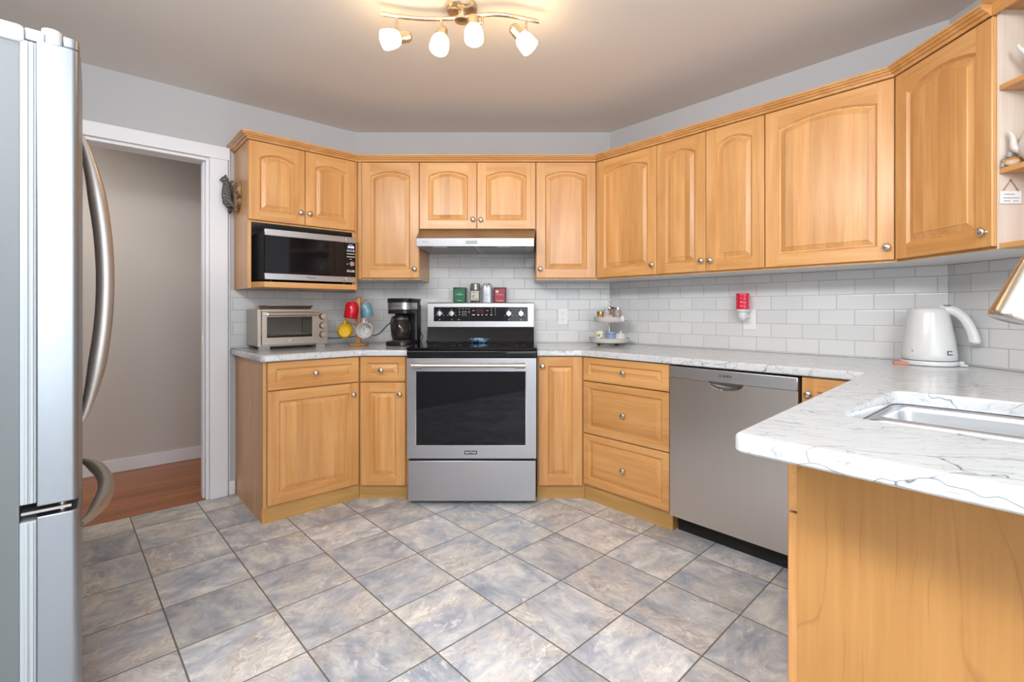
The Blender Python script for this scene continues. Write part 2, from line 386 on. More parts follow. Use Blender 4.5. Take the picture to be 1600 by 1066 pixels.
def floor_tile():
    s = NT('slate_look_floor_tile'); tc = s.n('TexCoord').outputs['Object']
    th = 0.80177; T = 0.2710 * CAM_H; X0 = -0.2407 * CAM_H; Y0 = 1.79083 * CAM_H
    c, sn = math.cos(th), math.sin(th)
    rel = s.n('VectorMath', {0: tc, 1: (X0, Y0, 0)}, operation='SUBTRACT').outputs[0]
    i = s.math('DIVIDE', s.n('VectorMath', {0: rel, 1: (c, -sn, 0)}, operation='DOT_PRODUCT').outputs['Value'], T)
    j = s.math('DIVIDE', s.n('VectorMath', {0: rel, 1: (-sn, -c, 0)}, operation='DOT_PRODUCT').outputs['Value'], T)
    ci, cj = s.math('FLOOR', i), s.math('FLOOR', j); fi, fj = s.math('FRACT', i), s.math('FRACT', j)
    d = s.math('MINIMUM', s.math('MINIMUM', fi, s.math('SUBTRACT', 1.0, fi)), s.math('MINIMUM', fj, s.math('SUBTRACT', 1.0, fj)))
    wob = s.n('TexNoise', {'Vector': tc, 'Scale': 60.0}).outputs['Fac']
    dd = s.math('ADD', d, s.math('MULTIPLY', s.math('SUBTRACT', wob, 0.5), 0.004))
    g = s.n('MapRange', {'Value': dd, 'From Min': 0.006, 'From Max': 0.011}).outputs[0]
    rnd = s.n('TexWhiteNoise', {'Vector': s.n('CombineXYZ', {0: ci, 1: cj}).outputs[0]}, noise_dimensions='2D')
    loc = s.n('CombineXYZ', {0: fi, 1: fj, 2: 0.0}).outputs[0]
    off = s.n('VectorMath', {0: rnd.outputs['Color'], 'Scale': 37.0}, operation='SCALE').outputs[0]
    # each tile's print is turned and shifted
    rot = s.n('VectorRotate', {'Vector': loc, 'Center': (0.5, 0.5, 0), 'Angle': s.math('MULTIPLY', s.math('FLOOR', s.math('MULTIPLY', rnd.outputs['Value'], 4.0)), math.pi / 2)}, rotation_type='Z_AXIS').outputs[0]
    v = s.n('VectorMath', {0: rot, 1: off}, operation='ADD').outputs[0]
    vs = s.n('Mapping', {'Vector': v, 'Scale': (1.0, 1.6, 1.0)}).outputs[0]
    n1 = s.n('TexNoise', {'Vector': vs, 'Scale': 1.7, 'Detail': 12.0, 'Roughness': 0.66, 'Distortion': 0.5}).outputs['Fac']
    n2 = s.n('TexNoise', {'Vector': vs, 'Scale': 4.5, 'Detail': 14.0, 'Roughness': 0.80, 'Distortion': 0.6}).outputs['Fac']
    n3 = s.n('TexNoise', {'Vector': v, 'Scale': 1.0, 'Detail': 4.0, 'Roughness': 0.6, 'Distortion': 0.6}).outputs['Fac']
    base = s.ramp(n1, [(0.30, (0.22, 0.25, 0.315)), (0.43, (0.345, 0.375, 0.435)), (0.53, (0.47, 0.49, 0.52)), (0.64, (0.62, 0.625, 0.62)), (0.75, (0.72, 0.71, 0.68))])
    warm = s.ramp(n3, [(0.47, (0, 0, 0)), (0.60, (1, 1, 1))])
    tan = s.ramp(n2, [(0.36, (0.36, 0.315, 0.28)), (0.50, (0.55, 0.51, 0.465)), (0.64, (0.74, 0.70, 0.645))])
    col = s.mix(s.math('MULTIPLY', warm, 0.60), base, tan)
    # pale flaky flecks, dark pits and brown river veins
    area_ = s.ramp(s.n('TexNoise', {'Vector': v, 'Scale': 1.6, 'Detail': 2.0}).outputs['Fac'], [(0.48, (0, 0, 0)), (0.60, (1, 1, 1))])
    fl = s.ramp(n2, [(0.53, (0, 0, 0)), (0.575, (1, 1, 1))])
    col = s.mix(s.math('MULTIPLY', s.math('MULTIPLY', fl, area_), 0.62), col, (0.74, 0.735, 0.70))
    pit = s.ramp(n2, [(0.40, (1, 1, 1)), (0.45, (0, 0, 0))])
    col = s.mix(s.math('MULTIPLY', pit, 0.30), col, (0.22, 0.22, 0.24))
    wv = s.n('TexWave', {'Vector': v, 'Scale': 0.9, 'Distortion': 7.5, 'Detail': 4.0, 'Detail Scale': 1.1, 'Detail Roughness': 0.62}, bands_direction='DIAGONAL').outputs['Fac']
    riv = s.ramp(wv, [(0.44, (0, 0, 0)), (0.50, (1, 1, 1)), (0.54, (0.15, 0.15, 0.15)), (0.60, (0.8, 0.8, 0.8)), (0.66, (0, 0, 0))])
    col = s.mix(s.math('MULTIPLY', s.math('MULTIPLY', riv, warm), 0.60), col, (0.36, 0.27, 0.215))
    riv2 = s.ramp(wv, [(0.66, (0, 0, 0)), (0.72, (1, 1, 1)), (0.80, (0, 0, 0))])
    col = s.mix(s.math('MULTIPLY', s.math('MULTIPLY', riv2, warm), 0.5), col, (0.80, 0.76, 0.70))
    tint = s.math('ADD', s.math('MULTIPLY', rnd.outputs['Value'], 0.34), 1.00)
    col = s.n('HueSaturation', {'Value': tint, 'Color': col, 'Fac': 1.0, 'Hue': 0.5, 'Saturation': 1.05}).outputs[0]
    s.set(color=s.mix(g, (0.15, 0.14, 0.12), col), spec=0.45,
          rough=s.math('ADD', s.math('MULTIPLY', n2, 0.25), 0.30), normal=s.bump(s.math('ADD', s.math('MULTIPLY', g, 1.2), s.math('MULTIPLY', n2, 0.5)), 0.30, 0.003))
    return s.m
M['floor'] = floor_tile()

def hall_wood():
    s = NT('red_brown_hall_boards'); tc = s.n('TexCoord').outputs['Object']; sp = s.n('SeparateXYZ', {0: tc})
    b = s.math('DIVIDE', sp.outputs[1], 0.085); row = s.math('FLOOR', b); fr = s.math('FRACT', b)
    rnd = s.n('TexWhiteNoise', {'W': row}, noise_dimensions='1D')
    v = s.n('Mapping', {'Vector': s.n('VectorMath', {0: tc, 1: rnd.outputs['Color']}, operation='ADD').outputs[0], 'Scale': (2.5, 45, 1)}).outputs[0]
    n = s.n('TexNoise', {'Vector': v, 'Scale': 1.0, 'Detail': 5.0, 'Distortion': 0.5}).outputs['Fac']
    c = s.ramp(n, [(0.3, (0.30, 0.10, 0.035)), (0.7, (0.47, 0.185, 0.075))])
    c = s.n('HueSaturation', {'Value': s.math('ADD', s.math('MULTIPLY', rnd.outputs['Value'], 0.3), 0.85), 'Color': c, 'Fac': 1.0, 'Hue': 0.5, 'Saturation': 1.0}).outputs[0]
    e = s.math('MINIMUM', fr, s.math('SUBTRACT', 1.0, fr))
    g = s.n('MapRange', {'Value': e, 'From Min': 0.005, 'From Max': 0.02}).outputs[0]
    s.set(color=s.mix(g, (0.16, 0.055, 0.02), c), rough=0.35)
    return s.m
M['hallfloor'] = hall_wood()

def quartz():
    s = NT('veined_white_quartz'); tc = s.n('TexCoord').outputs['Object']
    warp = s.n('TexNoise', {'Vector': tc, 'Scale': 3.5, 'Detail': 4.0, 'Roughness': 0.6}).outputs['Color']
    wv = s.n('VectorMath', {0: s.n('VectorMath', {0: warp, 1: (0.5, 0.5, 0.5)}, operation='SUBTRACT').outputs[0], 'Scale': 0.34}, operation='SCALE').outputs[0]
    rt = s.n('VectorRotate', {'Vector': tc, 'Angle': R(20)}, rotation_type='Z_AXIS').outputs[0]
    st = s.n('Mapping', {'Vector': rt, 'Scale': (1.0, 2.3, 2.0)}).outputs[0]
    v = s.n('VectorMath', {0: st, 1: wv}, operation='ADD').outputs[0]
    def veins(scale, wdt, lo, hi, ns):
        vo = s.n('TexVoronoi', {'Vector': v, 'Scale': scale}, feature='DISTANCE_TO_EDGE').outputs['Distance']
        l = s.ramp(vo, [(0.0, (1, 1, 1)), (wdt, (0, 0, 0))])
        mk = s.ramp(s.n('TexNoise', {'Vector': tc, 'Scale': ns, 'Detail': 2.0}).outputs['Fac'], [(lo, (0, 0, 0)), (hi, (1, 1, 1))])
        return s.math('MULTIPLY', l, mk)
    v1 = veins(4.0, 0.010, 0.43, 0.50, 6.0); v2 = veins(10.0, 0.018, 0.47, 0.56, 11.0)
    bl = s.n('TexNoise', {'Vector': s.n('Mapping', {'Vector': v, 'Scale': (9, 34, 26)}).outputs[0], 'Scale': 1.0, 'Detail': 5.0, 'Roughness': 0.65, 'Distortion': 0.8}).outputs['Fac']
    c = s.ramp(bl, [(0.28, (0.33, 0.36, 0.37)), (0.39, (0.50, 0.525, 0.535)), (0.48, (0.58, 0.60, 0.615)), (0.75, (0.62, 0.635, 0.65))])
    c = s.mix(s.math('MULTIPLY', v2, 0.6), c, (0.27, 0.28, 0.30))
    c = s.mix(s.math('MULTIPLY', v1, 0.88), c, (0.06, 0.075, 0.11))
    s.set(color=c, rough=0.14, spec=0.5)
    return s.m
M['quartz'] = quartz()

# ------------------------------------------------------------------ the room shell
CEIL = 2.44
LW0 = -2.3; LDEP = 6.39
S2 = Vector((1.907, 0.255)); S3 = Vector(W('L', 0.144, LDEP)); LRE = Vector(W('L', LW0, LDEP)); W0 = Vector(W('L', LW0, 0))
room = [W0, C1, C2, R1, S2, S3, LRE]
rp = [(p.x, p.y) for p in room][::-1]
struct(MB().prism(rp, -0.06, 0.0).build('floor', M['floor']))
struct(MB().prism(rp, CEIL, CEIL + 0.06).build('ceiling', M['ceil']))

def wall(fr, name, x0, x1, m0=0.0, m1=0.0, holes=None, mat=None):
    """a wall slab 0.12 thick behind the frame's plane, with an optional rectangular opening"""
    b = MB(); t = 0.12; z1 = CEIL
    def slab(a, c, za, zb, ma=0.0, mc=0.0): b.prism([(a, 0), (c, 0), (c + mc * t, t), (a - ma * t, t)], za, zb)
    if holes:
        ha, hc, hz0, hz1 = holes
        slab(x0, ha, 0, z1, m0, 0); slab(hc, x1, 0, z1, 0, m1); slab(ha, hc, hz1, z1)
        if hz0 > 0: slab(ha, hc, 0, hz0)
    else: slab(x0, x1, 0, z1, m0, m1)
    return fstruct(fr, b, name, mat or M['wall'])
FR['D'] = (S2, math.degrees(math.atan2((S3 - S2).y, (S3 - S2).x)))
FR['E'] = (S3, A_L + 180); FR['F'] = (LRE, 132.4)
LD = (S3 - S2).length; LE = (LRE - S3).length
DOOR0, DOOR1, DOORZ = -1.72, -0.907, 2.06
wall('L', 'wall_left', LW0, 0, 0.0, TL, (DOOR0, DOOR1, 0, DOORZ))
wall('B', 'wall_stove', 0, LB, TL, TR)
wall('R', 'wall_right', 0, LR, TR, TS)
wall('S', 'wall_sink', 0, (R1 - S2).length, TS, 0)
wall('D', 'wall_dining', 0, LD, 0, 0.4, (0.25, 1.65, 0.85, 2.1))
wall('E', 'wall_rear', 0, LE, 0.4, 1.0, (0.25, 2.25, 0.5, 2.15))
wall('F', 'wall_fridge', 0, LDEP, 1.0, 0, (0.4, 2.4, 0.75, 2.15))  # opening and its window are added, unseen, to go with the left fill
for n, fr, x0, x1, z0, z1 in (('window_1', 'D', 0.25, 1.65, 0.85, 2.1), ('window_2', 'E', 0.25, 2.25, 0.5, 2.15), ('fill_window', 'F', 0.4, 2.4, 0.75, 2.15)):
    b = MB(); xm = (x0 + x1) / 2
    for a in ((x0, x0 + .05, z0, z1), (x1 - .05, x1, z0, z1), (xm - .03, xm + .03, z0, z1), (x0, x1, z0, z0 + .05), (x0, x1, z1 - .05, z1)):
        b.box(a[0], a[1], 0.02, 0.08, a[2], a[3])
    o = fstruct(fr, b, n, M['paintw'])
    MB().box(x0 + .05, x1 - .05, .045, .05, z0 + .05, z1 - .05).build('pane', P('window_glass', (1, 1, 1), 0.02, alpha=0.06), o)

# hall beyond the doorway
fstruct('L', MB().box(-3.4, -0.2, 0.0, 1.01, -0.06, -0.001), 'floor_hall', M['hallfloor'])
fstruct('L', MB().box(-3.4, -0.2, 1.01, 1.11, 0, CEIL), 'wall_hall', M['hallwall'])
fstruct('L', MB().box(-3.5, -3.4, 0.12, 1.11, 0, CEIL), 'wall_hall_left', M['hallwall'])
fstruct('L', MB().box(-0.3, -0.2, 0.17, 1.01, 0, CEIL), 'wall_hall_right', M['hallwall'])
fstruct('L', MB().box(-3.4, -0.2, 0.121, 1.11, CEIL, CEIL + .05), 'ceiling_hall', M['hallwall'])
fstruct('L', MB().box(-3.4, -0.3, 0.996, 1.01, 0, 0.09), 'baseboard_hall', M['paintw'], bevel=.003)
# door casing, jamb lining and strike plate
b = MB()
b.box(DOOR1, -0.812, -0.018, 0, 0, DOORZ); b.box(-0.806, -0.800, -0.012, 0, 0.09, 2.13)
b.box(-1.815, DOOR0, -0.018, 0, 0, DOORZ); b.box(-1.825, -0.802, -0.022, 0, DOORZ, 2.137)
b.box(DOOR1 - .018, DOOR1, 0, 0.12, 0, DOORZ); b.box(DOOR0, DOOR0 + .018, 0, 0.12, 0, DOORZ); b.box(DOOR0 + .018, DOOR1 - .018, 0, 0.12, DOORZ - .018, DOORZ)
b.box(DOOR1 - .028, DOOR1 - .018, 0.035, 0.05, 0, DOORZ - .018); b.box(DOOR1 - .028, DOOR1 - .018, 0.075, 0.09, 0, DOORZ - .018)
tr = fstruct('L', b, 'trim_1', M['paintw'], bevel=.002)
MB().box(DOOR1 - .031, DOOR1 - .028, 0.036, 0.049, 0.93, 0.995).build('strike_plate', M['brass'], tr)
fstruct('L', MB().box(-0.806, -0.772, -0.014, 0, 0, 0.085), 'baseboard_left', M['paintw'], bevel=.003)
fstruct('L', MB().box(LW0, -1.825, -0.014, 0, 0, 0.085), 'baseboard_left_return', M['paintw'], bevel=.003)
# threshold strip between slate tiles and hall boards
fstruct('L', MB().box(DOOR0 + .018, DOOR1 - .018, -0.004, 0.004, -0.002, 0.0015), 'trim_2', M['hallfloor'])

# tiled splashbacks
TZ = 0.9055
fstruct('L', MB().box(-0.797, -0.003, -0.006, 0, TZ, 1.266), 'wall_tiles_left', tiles('subway_tiles_left', 0.0863))
b = MB(); b.box(0.003, 0.5425, -0.006, 0, TZ, 1.341); b.box(0.5425, 1.3105, -0.006, 0, TZ, 1.60); b.box(1.3105, LB - .003, -0.006, 0, TZ, 1.341)
fstruct('B', b, 'wall_tiles_stove', tiles('subway_tiles_stove', 0.053))
fstruct('R', MB().box(0.003, LR - .003, -0.006, 0, TZ, 1.341), 'wall_tiles_right', tiles('subway_tiles_right', 0.089))
fstruct('S', MB().box(0.003, 1.85, -0.006, 0, TZ, 1.341), 'wall_tiles_sink', tiles('subway_tiles_sink', 0.1104))

# ------------------------------------------------------------------ cabinet pieces
DOORMATS = [M['woodv'], M['woodh'], M['woodp']]
def raised_front(name, x0, x1, z0, z1, d, parent, arch=0.0, sw=0.058, rail=None, horiz=False, t=0.0195):
    """frame-and-raised-panel front; d = distance of its face from the wall"""
    b = MB(); yf = -d; yb = -d + t; c = 0.0025
    rail = rail or sw
    V, H, PN = (1, 1, 1) if horiz else (0, 1, 2)
    # back, edges and chamfer
    o0 = [(x0, yb, z0), (x1, yb, z0), (x1, yb, z1), (x0, yb, z1)]
    o1 = [(x0, yf + c, z0), (x1, yf + c, z0), (x1, yf + c, z1), (x0, yf + c, z1)]
    o2 = [(x0 + c, yf, z0 + c), (x1 - c, yf, z0 + c), (x1 - c, yf, z1 - c), (x0 + c, yf, z1 - c)]
    b.loft([o0, o1, o2], True, True, False, V)
    a, e = x0 + sw, x1 - sw; zb = z0 + rail
    zt = z1 - rail - (0.030 if arch else 0.0) * 1.0
    n = 14 if arch else 1
    def outline(i, y):
        pts = [(a + i, y, zb + i), (e - i, y, zb + i)]
        for k in range(n + 1):
            u = k / n; x = (e - i) + ((a + i) - (e - i)) * u
            z = zt - i + arch * (1 - (2 * u - 1) ** 2)
            pts.append((x, y, z))
        return pts
    L = [outline(0, yf), outline(0.003, yf + .0035), outline(0.008, yf + .0095), outline(0.012, yf + .0100), outline(0.033, yf + .0030), outline(0.0345, yf + .0008)]
    # stiles
    b.quad((x0 + c, yf, z0 + c), (a, yf, z0 + c), (a, yf, z1 - c), (x0 + c, yf, z1 - c), V)
    b.quad((e, yf, z0 + c), (x1 - c, yf, z0 + c), (x1 - c, yf, z1 - c), (e, yf, z1 - c), V)
    b.quad((a, yf, z0 + c), (e, yf, z0 + c), (e, yf, zb), (a, yf, zb), H)
    top = L[0][2:]
    for k in range(n):
        p, q = top[k], top[k + 1]
        b.quad(q, p, (p[0], yf, z1 - c), (q[0], yf, z1 - c), H)
    b.loft(L[0:4], True, False, False, V)
    b.loft(L[3:6], True, False, True, PN)
    return b.build(name, DOORMATS, parent, angle=7)

KNOB = [(0.0075, 0.0), (0.0075, 0.002), (0.0052, 0.004), (0.0050, 0.011), (0.0075, 0.014), (0.0135, 0.0165), (0.0155, 0.0195), (0.0150, 0.0225), (0.0115, 0.0255), (0.006, 0.0272), (0.0, 0.0278)]
_knob = []
def knob(x, z, d, parent):
    if not _knob:
        o = MB().lathe(KNOB, (0, 0, 0), (0, -1, 0), 20).build('knob', M['nickel'], parent, angle=50); _knob.append(o)
    else:
        o = _knob[0].copy(); COL.objects.link(o); o.parent = parent
    o.location = (x, -d, z); return o
def body(parent, poly, z0, z1, name='body', mat=None, under=True):
    b = MB(); n = len(poly)
    b.prism([(p[0], -p[1]) for p in poly], z0, z1)
    if under: b.m[-n - 2] = 1
    return b.build(name, [mat or M['woodv'], M['melamine']], parent)

UB, UT = 1.343, 2.13          # wall cabinets, box bottom and top
DZ0, DZ1 = 1.353, 2.114
DU = 0.35                     # face of the wall-cabinet doors
def upper(fr, label, poly, doors, z0=UB, dz0=DZ0, fillers=()):
    t = fthing(fr, 'wall_cabinet', label, 'cabinet', 'maple wall cabinets')
    body(t, poly, z0, UT)
    for x0, x1 in fillers: MB().box(x0, x1, -DU + .003, -.33, z0 + .004, UT - .012).build('filler_strip', M['woodv'], t)
    for x0, x1, kx, kz in doors:
        dr = raised_front('door', x0, x1, dz0, DZ1, DU, t, arch=0.030)
        knob(kx, kz, DU, dr)
    return t
tl, trr, ts = TL * .33, TR * .33, TS * .33

# wall cabinet over the microwave, with its open niche
mc = fthing('L', 'wall_cabinet', 'maple wall cabinet by the doorway with an open niche holding the microwave', 'cabinet', 'maple wall cabinets')
body(mc, [(-.776, 0), (-.776, .33), (-tl - .001, .33), (-.001, 0)], 1.650, UT)
b = MB(); b.box(-.776, -.757, -.33, 0, 1.268, 1.650)
b.prism([(-.164, -.33), (-tl - .001, -.33), (-.001, -.001), (-.03, -.001)], 1.272, 1.650)
b.build_split('niche_side', M['woodv'], mc)
MB().box(-.757, -.05, -.012, -.007, 1.304, 1.650).build('niche_back', M['dkgrey'], mc)
MB().prism([(-.757, -.008), (-.06, -.008), (-.168, -.412), (-.708, -.412), (-.757, -.33)], 1.272, 1.304).build('niche_shelf', M['woodh'], mc, bevel=.002)
for x0, x1, kx in ((-.775, -.4668, -.494), (-.4638, -.1515, -.4417)):
    dr = raised_front('door', x0, x1, 1.661, DZ1, DU, mc, arch=.026); knob(kx, 1.732, DU, dr)
MB().box(-.1500, -.141, -.345, -.33, 1.654, UT - .012).build('filler_strip', M['woodv'], mc)

upper('B', 'single-door maple wall cabinet left of the range hood', [(.001, 0), (tl + .001, .33), (.542, .33), (.542, 0)], [(.163, .5405, .5125, 1.412)], fillers=[(.143, .1605)])
upper('B', 'short two-door maple wall cabinet directly above the range hood', [(.5435, 0), (.5435, .33), (1.3105, .33), (1.3105, 0)], [(.5440, .9203, .8961, 1.7375), (.9233, 1.3060, .9484, 1.7345)], z0=1.672, dz0=1.676)
upper('B', 'single-door maple wall cabinet right of the range hood', [(1.3115, 0), (1.3115, .33), (LB - trr - .001, .33), (LB - .001, 0)], [(1.3130, 1.7040, 1.3390, 1.412)])
upper('R', 'narrow single-door maple wall cabinet above the tiered tray', [(.001, 0), (trr + .001, .33), (.600, .33), (.600, 0)], [(.157, .5985, .5765, 1.4095)])
upper('R', 'two-door maple wall cabinet above the red night light', [(.6010, 0), (.6010, .33), (1.2100, .33), (1.2100, 0)], [(.6020, .9025, .8835, 1.4105), (.9055, 1.2085, .9345, 1.4085)])
upper('R', 'wide single-door maple wall cabinet above the white kettle', [(1.2110, 0), (1.2110, .33), (LR - ts - .001, .33), (LR - .001, 0)], [(1.2125, 1.7280, 1.7055, 1.406)])
upper('S', 'tall angled maple wall cabinet next to the open shelves', [(.001, 0), (ts + .001, .33), (.5570, .33), (.5570, 0)], [(.1400, .5560, .5330, 1.404)])

# open shelf unit
oc = fthing('S', 'open_shelf_unit', 'open maple shelf unit with a pale interior, holding teapots', 'shelf')
PALE = maple('pale_maple_lining', 'z', 0.0, (0.68, 0.57, 0.48), (0.76, 0.66, 0.57), 0.4)
MB().box(.558, .566, -.336, 0, UB, UT).build('side_panel', PALE, oc)
MB().box(1.084, 1.10, -.336, 0, UB, UT).build('side_panel', PALE, oc)
MB().box(.566, 1.084, -.012, 0, UB, UT).build('back_panel', PALE, oc)
SHELFZ = (1.343, 1.589, 1.863)
for z in SHELFZ: MB().box(.5665, 1.0835, -.337, -.0125, z, z + .018).build('shelf', M['woodh'], oc, bevel=.0015)
MB().box(.558, 1.10, -.337, 0, UT, UT + .018).build('top_board', M['woodh'], oc)

# crown moulding along the fronts
def crown(name, path, prof, mat):
    loops = []
    offs = [offset_path(path, o) for o, z in prof]
    for i in range(len(path)):
        loops.append([(offs[k][i][0], offs[k][i][1], prof[k][1]) for k in range(len(prof))])
    return MB().loft(loops, True, True, True).build(name, mat, angle=8)
dcr = .3515
cpath = [W('L', -.778, 0.001), W('L', -.778, dcr), W('B', TL * dcr, dcr), W('R', TR * dcr, dcr), W('S', TS * dcr, dcr), W('S', .5565, dcr)]
cprof = [(0, 2.1165), (.005, 2.1165), (.008, 2.122), (.009, 2.126), (.018, 2.128), (.022, 2.134), (.031, 2.137), (.034, 2.143), (.040, 2.145), (.040, 2.153), (0, 2.153)]
o = crown('crown_moulding', cpath, cprof, M['woodh']); props(o, 'stepped maple crown moulding running along the tops of the wall cabinets', 'moulding')
c2 = [W('S', .5575, .02), W('S', .5575, .345), W('S', 1.10, .345)]
c2p = [(0, 2.116), (.005, 2.116), (.006, 2.1545), (.016, 2.165), (.028, 2.185), (.050, 2.205), (.055, 2.225), (.055, 2.245), (0, 2.245)]
o = crown('crown_moulding', c2, c2p, M['woodh']); props(o, 'taller maple crown moulding on top of the open shelf unit', 'moulding')

# ------------------------------------------------------------------ base cabinets
BZ0, BZ1 = 0.09, 0.866
DB = 0.635
def base(fr, label, poly, kick, fronts):
    t = fthing(fr, 'base_cabinet', label, 'cabinet', 'maple base cabinets')
    body(t, poly, BZ0, BZ1, under=False)
    MB().prism([(p[0], -p[1]) for p in kick], 0, BZ0).build('toe_kick', M['woodk'], t)
    for kind, x0, x1, z0, z1, kx, kz in fronts:
        if kind == 'drawer': f = raised_front('drawer', x0, x1, z0, z1, DB, t, sw=.040, rail=.036, horiz=True)
        else: f = raised_front('door', x0, x1, z0, z1, DB, t, sw=.056)
        knob(kx, kz, DB, f)
    return t
bl, br = TL * .615, TR * .615
t = base('L', 'maple base cabinet below the toaster oven, beside the doorway', [(-.752, .002), (-.752, .615), (-bl - .001, .615), (-.001, .002)],
     [(-.752, .3), (-.752, .60), (-TL * .60 - .001, .60), (-TL * .3, .3)],
     [('drawer', -.7505, -.2515, .713, .862, -.5053, .789), ('door', -.7505, -.2515, .100, .707, -.2880, .642)])
b = MB(); b.box(-.768, -.7525, -.60, -.002, 0, BZ1); b.box(-.768, -.7525, -.618, -.60, BZ0, BZ1); b.build('end_panel', M['woodv'], t)
base('B', 'narrow maple base cabinet left of the range, one drawer over one door', [(.001, .002), (bl + .001, .615), (.535, .615), (.535, .002)],
     [(TL * .3, .3), (TL * .60 + .001, .60), (.535, .60), (.535, .3)],
     [('drawer', .2490, .5200, .713, .862, .3767, .783), ('door', .2490, .5200, .089, .707, .4880, .639)])
base('B', 'narrow full-height-door maple base cabinet right of the range', [(1.3115, .002), (1.3115, .615), (LB - br - .001, .615), (LB - .001, .002)],
     [(1.3115, .3), (1.3115, .60), (LB - TR * .60 - .001, .60), (LB - TR * .3, .3)],
     [('door', 1.3190, 1.5805, .089, .862, 1.3420, .806)])
base('R', 'maple base cabinet with three drawers left of the dishwasher', [(.001, .002), (br + .001, .615), (.852, .615), (.852, .002)],
     [(TR * .3, .3), (TR * .60 + .001, .60), (.852, .60), (.852, .3)],
     [('drawer', .2810, .8500, .722, .862, .5740, .793), ('drawer', .2810, .8500, .411, .716, .5740, .557), ('drawer', .2810, .8500, .106, .405, .5740, .252)])
base('R', 'maple base cabinet in the corner right of the dishwasher', [(1.4645, .002), (1.4645, .615), (1.68, .615), (1.68, .002)],
     [(1.4645, .3), (1.4645, .60), (1.66, .60), (1.66, .3)],
     [('door', 1.4660, 1.680, .100, .862, 1.4935, .793)])

# peninsula frame: A = inner corner of the worktop, P0 = its outer left tip
PA = Vector(W('R', 1.692, .655)); P0 = Vector((0.405, 0.932))
FR['P'] = (PA, math.degrees(math.atan2((P0 - PA).y, (P0 - PA).x)))
PL = (P0 - PA).length; PX = PL - .251
pc = fthing('P', 'base_cabinet', 'maple sink cabinet of the peninsula with a broad figured end panel', 'cabinet', 'maple base cabinets')
b = MB(); b.box(.06, .078, .045, .62, BZ0, BZ1); b.box(.078, PX - .019, .045, .62, BZ0, BZ0 + .018); b.box(.078, PX - .019, .602, .62, BZ0 + .018, BZ1); b.box(.078, PX - .019, .045, .063, BZ0 + .018, .13); b.box(.078, PX - .019, .045, .063, .82, BZ1)
b.build('body', M['woodv'], pc)
MB().box(PX - .0185, PX, .045, 1.30, 0, BZ1).build('end_panel', M['woodend'], pc)
MB().box(.078, PX - .019, .10, .12, 0, BZ0).build('toe_kick', M['woodk'], pc)
xa, xm, xb = .14, .58, PX - .001
for x0, x1, kx in ((xa, xm - .002, xm - .03), (xm + .002, xb, xm + .03)):
    raised_front('drawer', x0, x1, .690, .862, -.0255, pc, sw=.040, rail=.036, horiz=True)
    f = raised_front('door', x0, x1, .100, .684, -.0255, pc, sw=.056); knob(kx, .64, -.0255, f)

# ------------------------------------------------------------------ worktops
CT0, CT1 = 0.868, 0.904
def tess(loops3):
    pts = [Vector(p) for l in loops3 for p in l]
    tris = tessellate_polygon([[Vector(p) for p in l] for l in loops3])
    return pts, tris
def worktop(name, outer, hole, label, r=.010):
    """outer travelled so that its outside is to the right"""
    b = MB()
    steps = [(0.0, CT0 + .003), (0.003, CT0)][::-1]
    prof = [(-.004, CT0), (0, CT0 + .004), (0, CT1 - r)] + [(-r + r * math.cos(a), CT1 - r + r * math.sin(a)) for a in (R(30), R(60), R(90))]
    rings = [[(x, y, z) for x, y in offset_path(outer, o, True)] for o, z in prof]
    b.loft(rings, True)
    hl = []
    if hole:
        hp = [(0, CT0), (0, CT1 - .004), (.0015, CT1 - .001), (.004, CT1)]
        hr = [[(x, y, z) for x, y in offset_path(hole, o, True)] for o, z in hp]
        b.loft(hr, True)
        hl = [hr[-1]]; hb = [hr[0]]
    else: hb = []
    for l, extra in ((rings[-1], hl), (rings[0], hb)):
        pts, tris = tess([l] + extra); b.add(pts, [tuple(t) for t in tris])
    o = b.build(name, M['quartz'], angle=40)
    return props(o, label, 'countertop', 'veined quartz worktops')
dct = .657
lo = [W('L', -.796, .001), W('L', -.788, dct), W('B', TL * dct, dct), W('B', .5445, dct), W('B', .5445, .0065), W('B', .004, .0065), W('L', -.004, .0065), W('L', -.794, .0065)]
lo[0] = W('L', -.798, .0065); lo.pop()
lo = round_poly(lo, [.004, .028, .02, .003, 0, 0, 0], 5)
def orient(poly):
    a = sum(poly[i][0] * poly[(i + 1) % len(poly)][1] - poly[(i + 1) % len(poly)][0] * poly[i][1] for i in range(len(poly)))
    return poly if a > 0 else poly[::-1]          # counter-clockwise: the outside lies to the right
worktop('countertop', orient(lo), None, 'short white veined worktop carrying the toaster oven and coffee maker')
ud = Vector((math.cos(R(-49)), math.sin(R(-49)))); vd = Vector((-ud.y, ud.x))
Pe = P0 + ud * 2.22
ro = [W('B', 1.308, .0065), W('B', 1.308, dct), W('B', LB - TR * dct, dct), tuple(PA), tuple(P0), tuple(Pe), (1.8995, Pe.y + .05), W('S', .0025, .0065), W('R', .003, .0065)]
ro = round_poly(ro, [0, .003, .02, .012, .022, 0, 0, 0, 0], 5)
SK0 = Vector((0.715, 1.090)); SKU, SKV = .44, .505
def skp(x, y): q = SK0 + ud * x + vd * y; return (q.x, q.y)
def bowed(x0, x1, y0, y1, r, bow=0.012):
    base_ = [(x0, y0)] + [(x0 + (x1 - x0) * k / 6, y0 - bow * math.sin(math.pi * k / 6)) for k in range(1, 6)] + [(x1, y0), (x1, y1)] + [(x1 + (x0 - x1) * k / 6, y1 + bow * math.sin(math.pi * k / 6)) for k in range(1, 6)] + [(x0, y1)]
    return round_poly(base_, [r] + [0] * 5 + [r, r] + [0] * 5 + [r], 6)
hole = [skp(x, y) for x, y in bowed(0, SKU, 0, SKV, .055)]
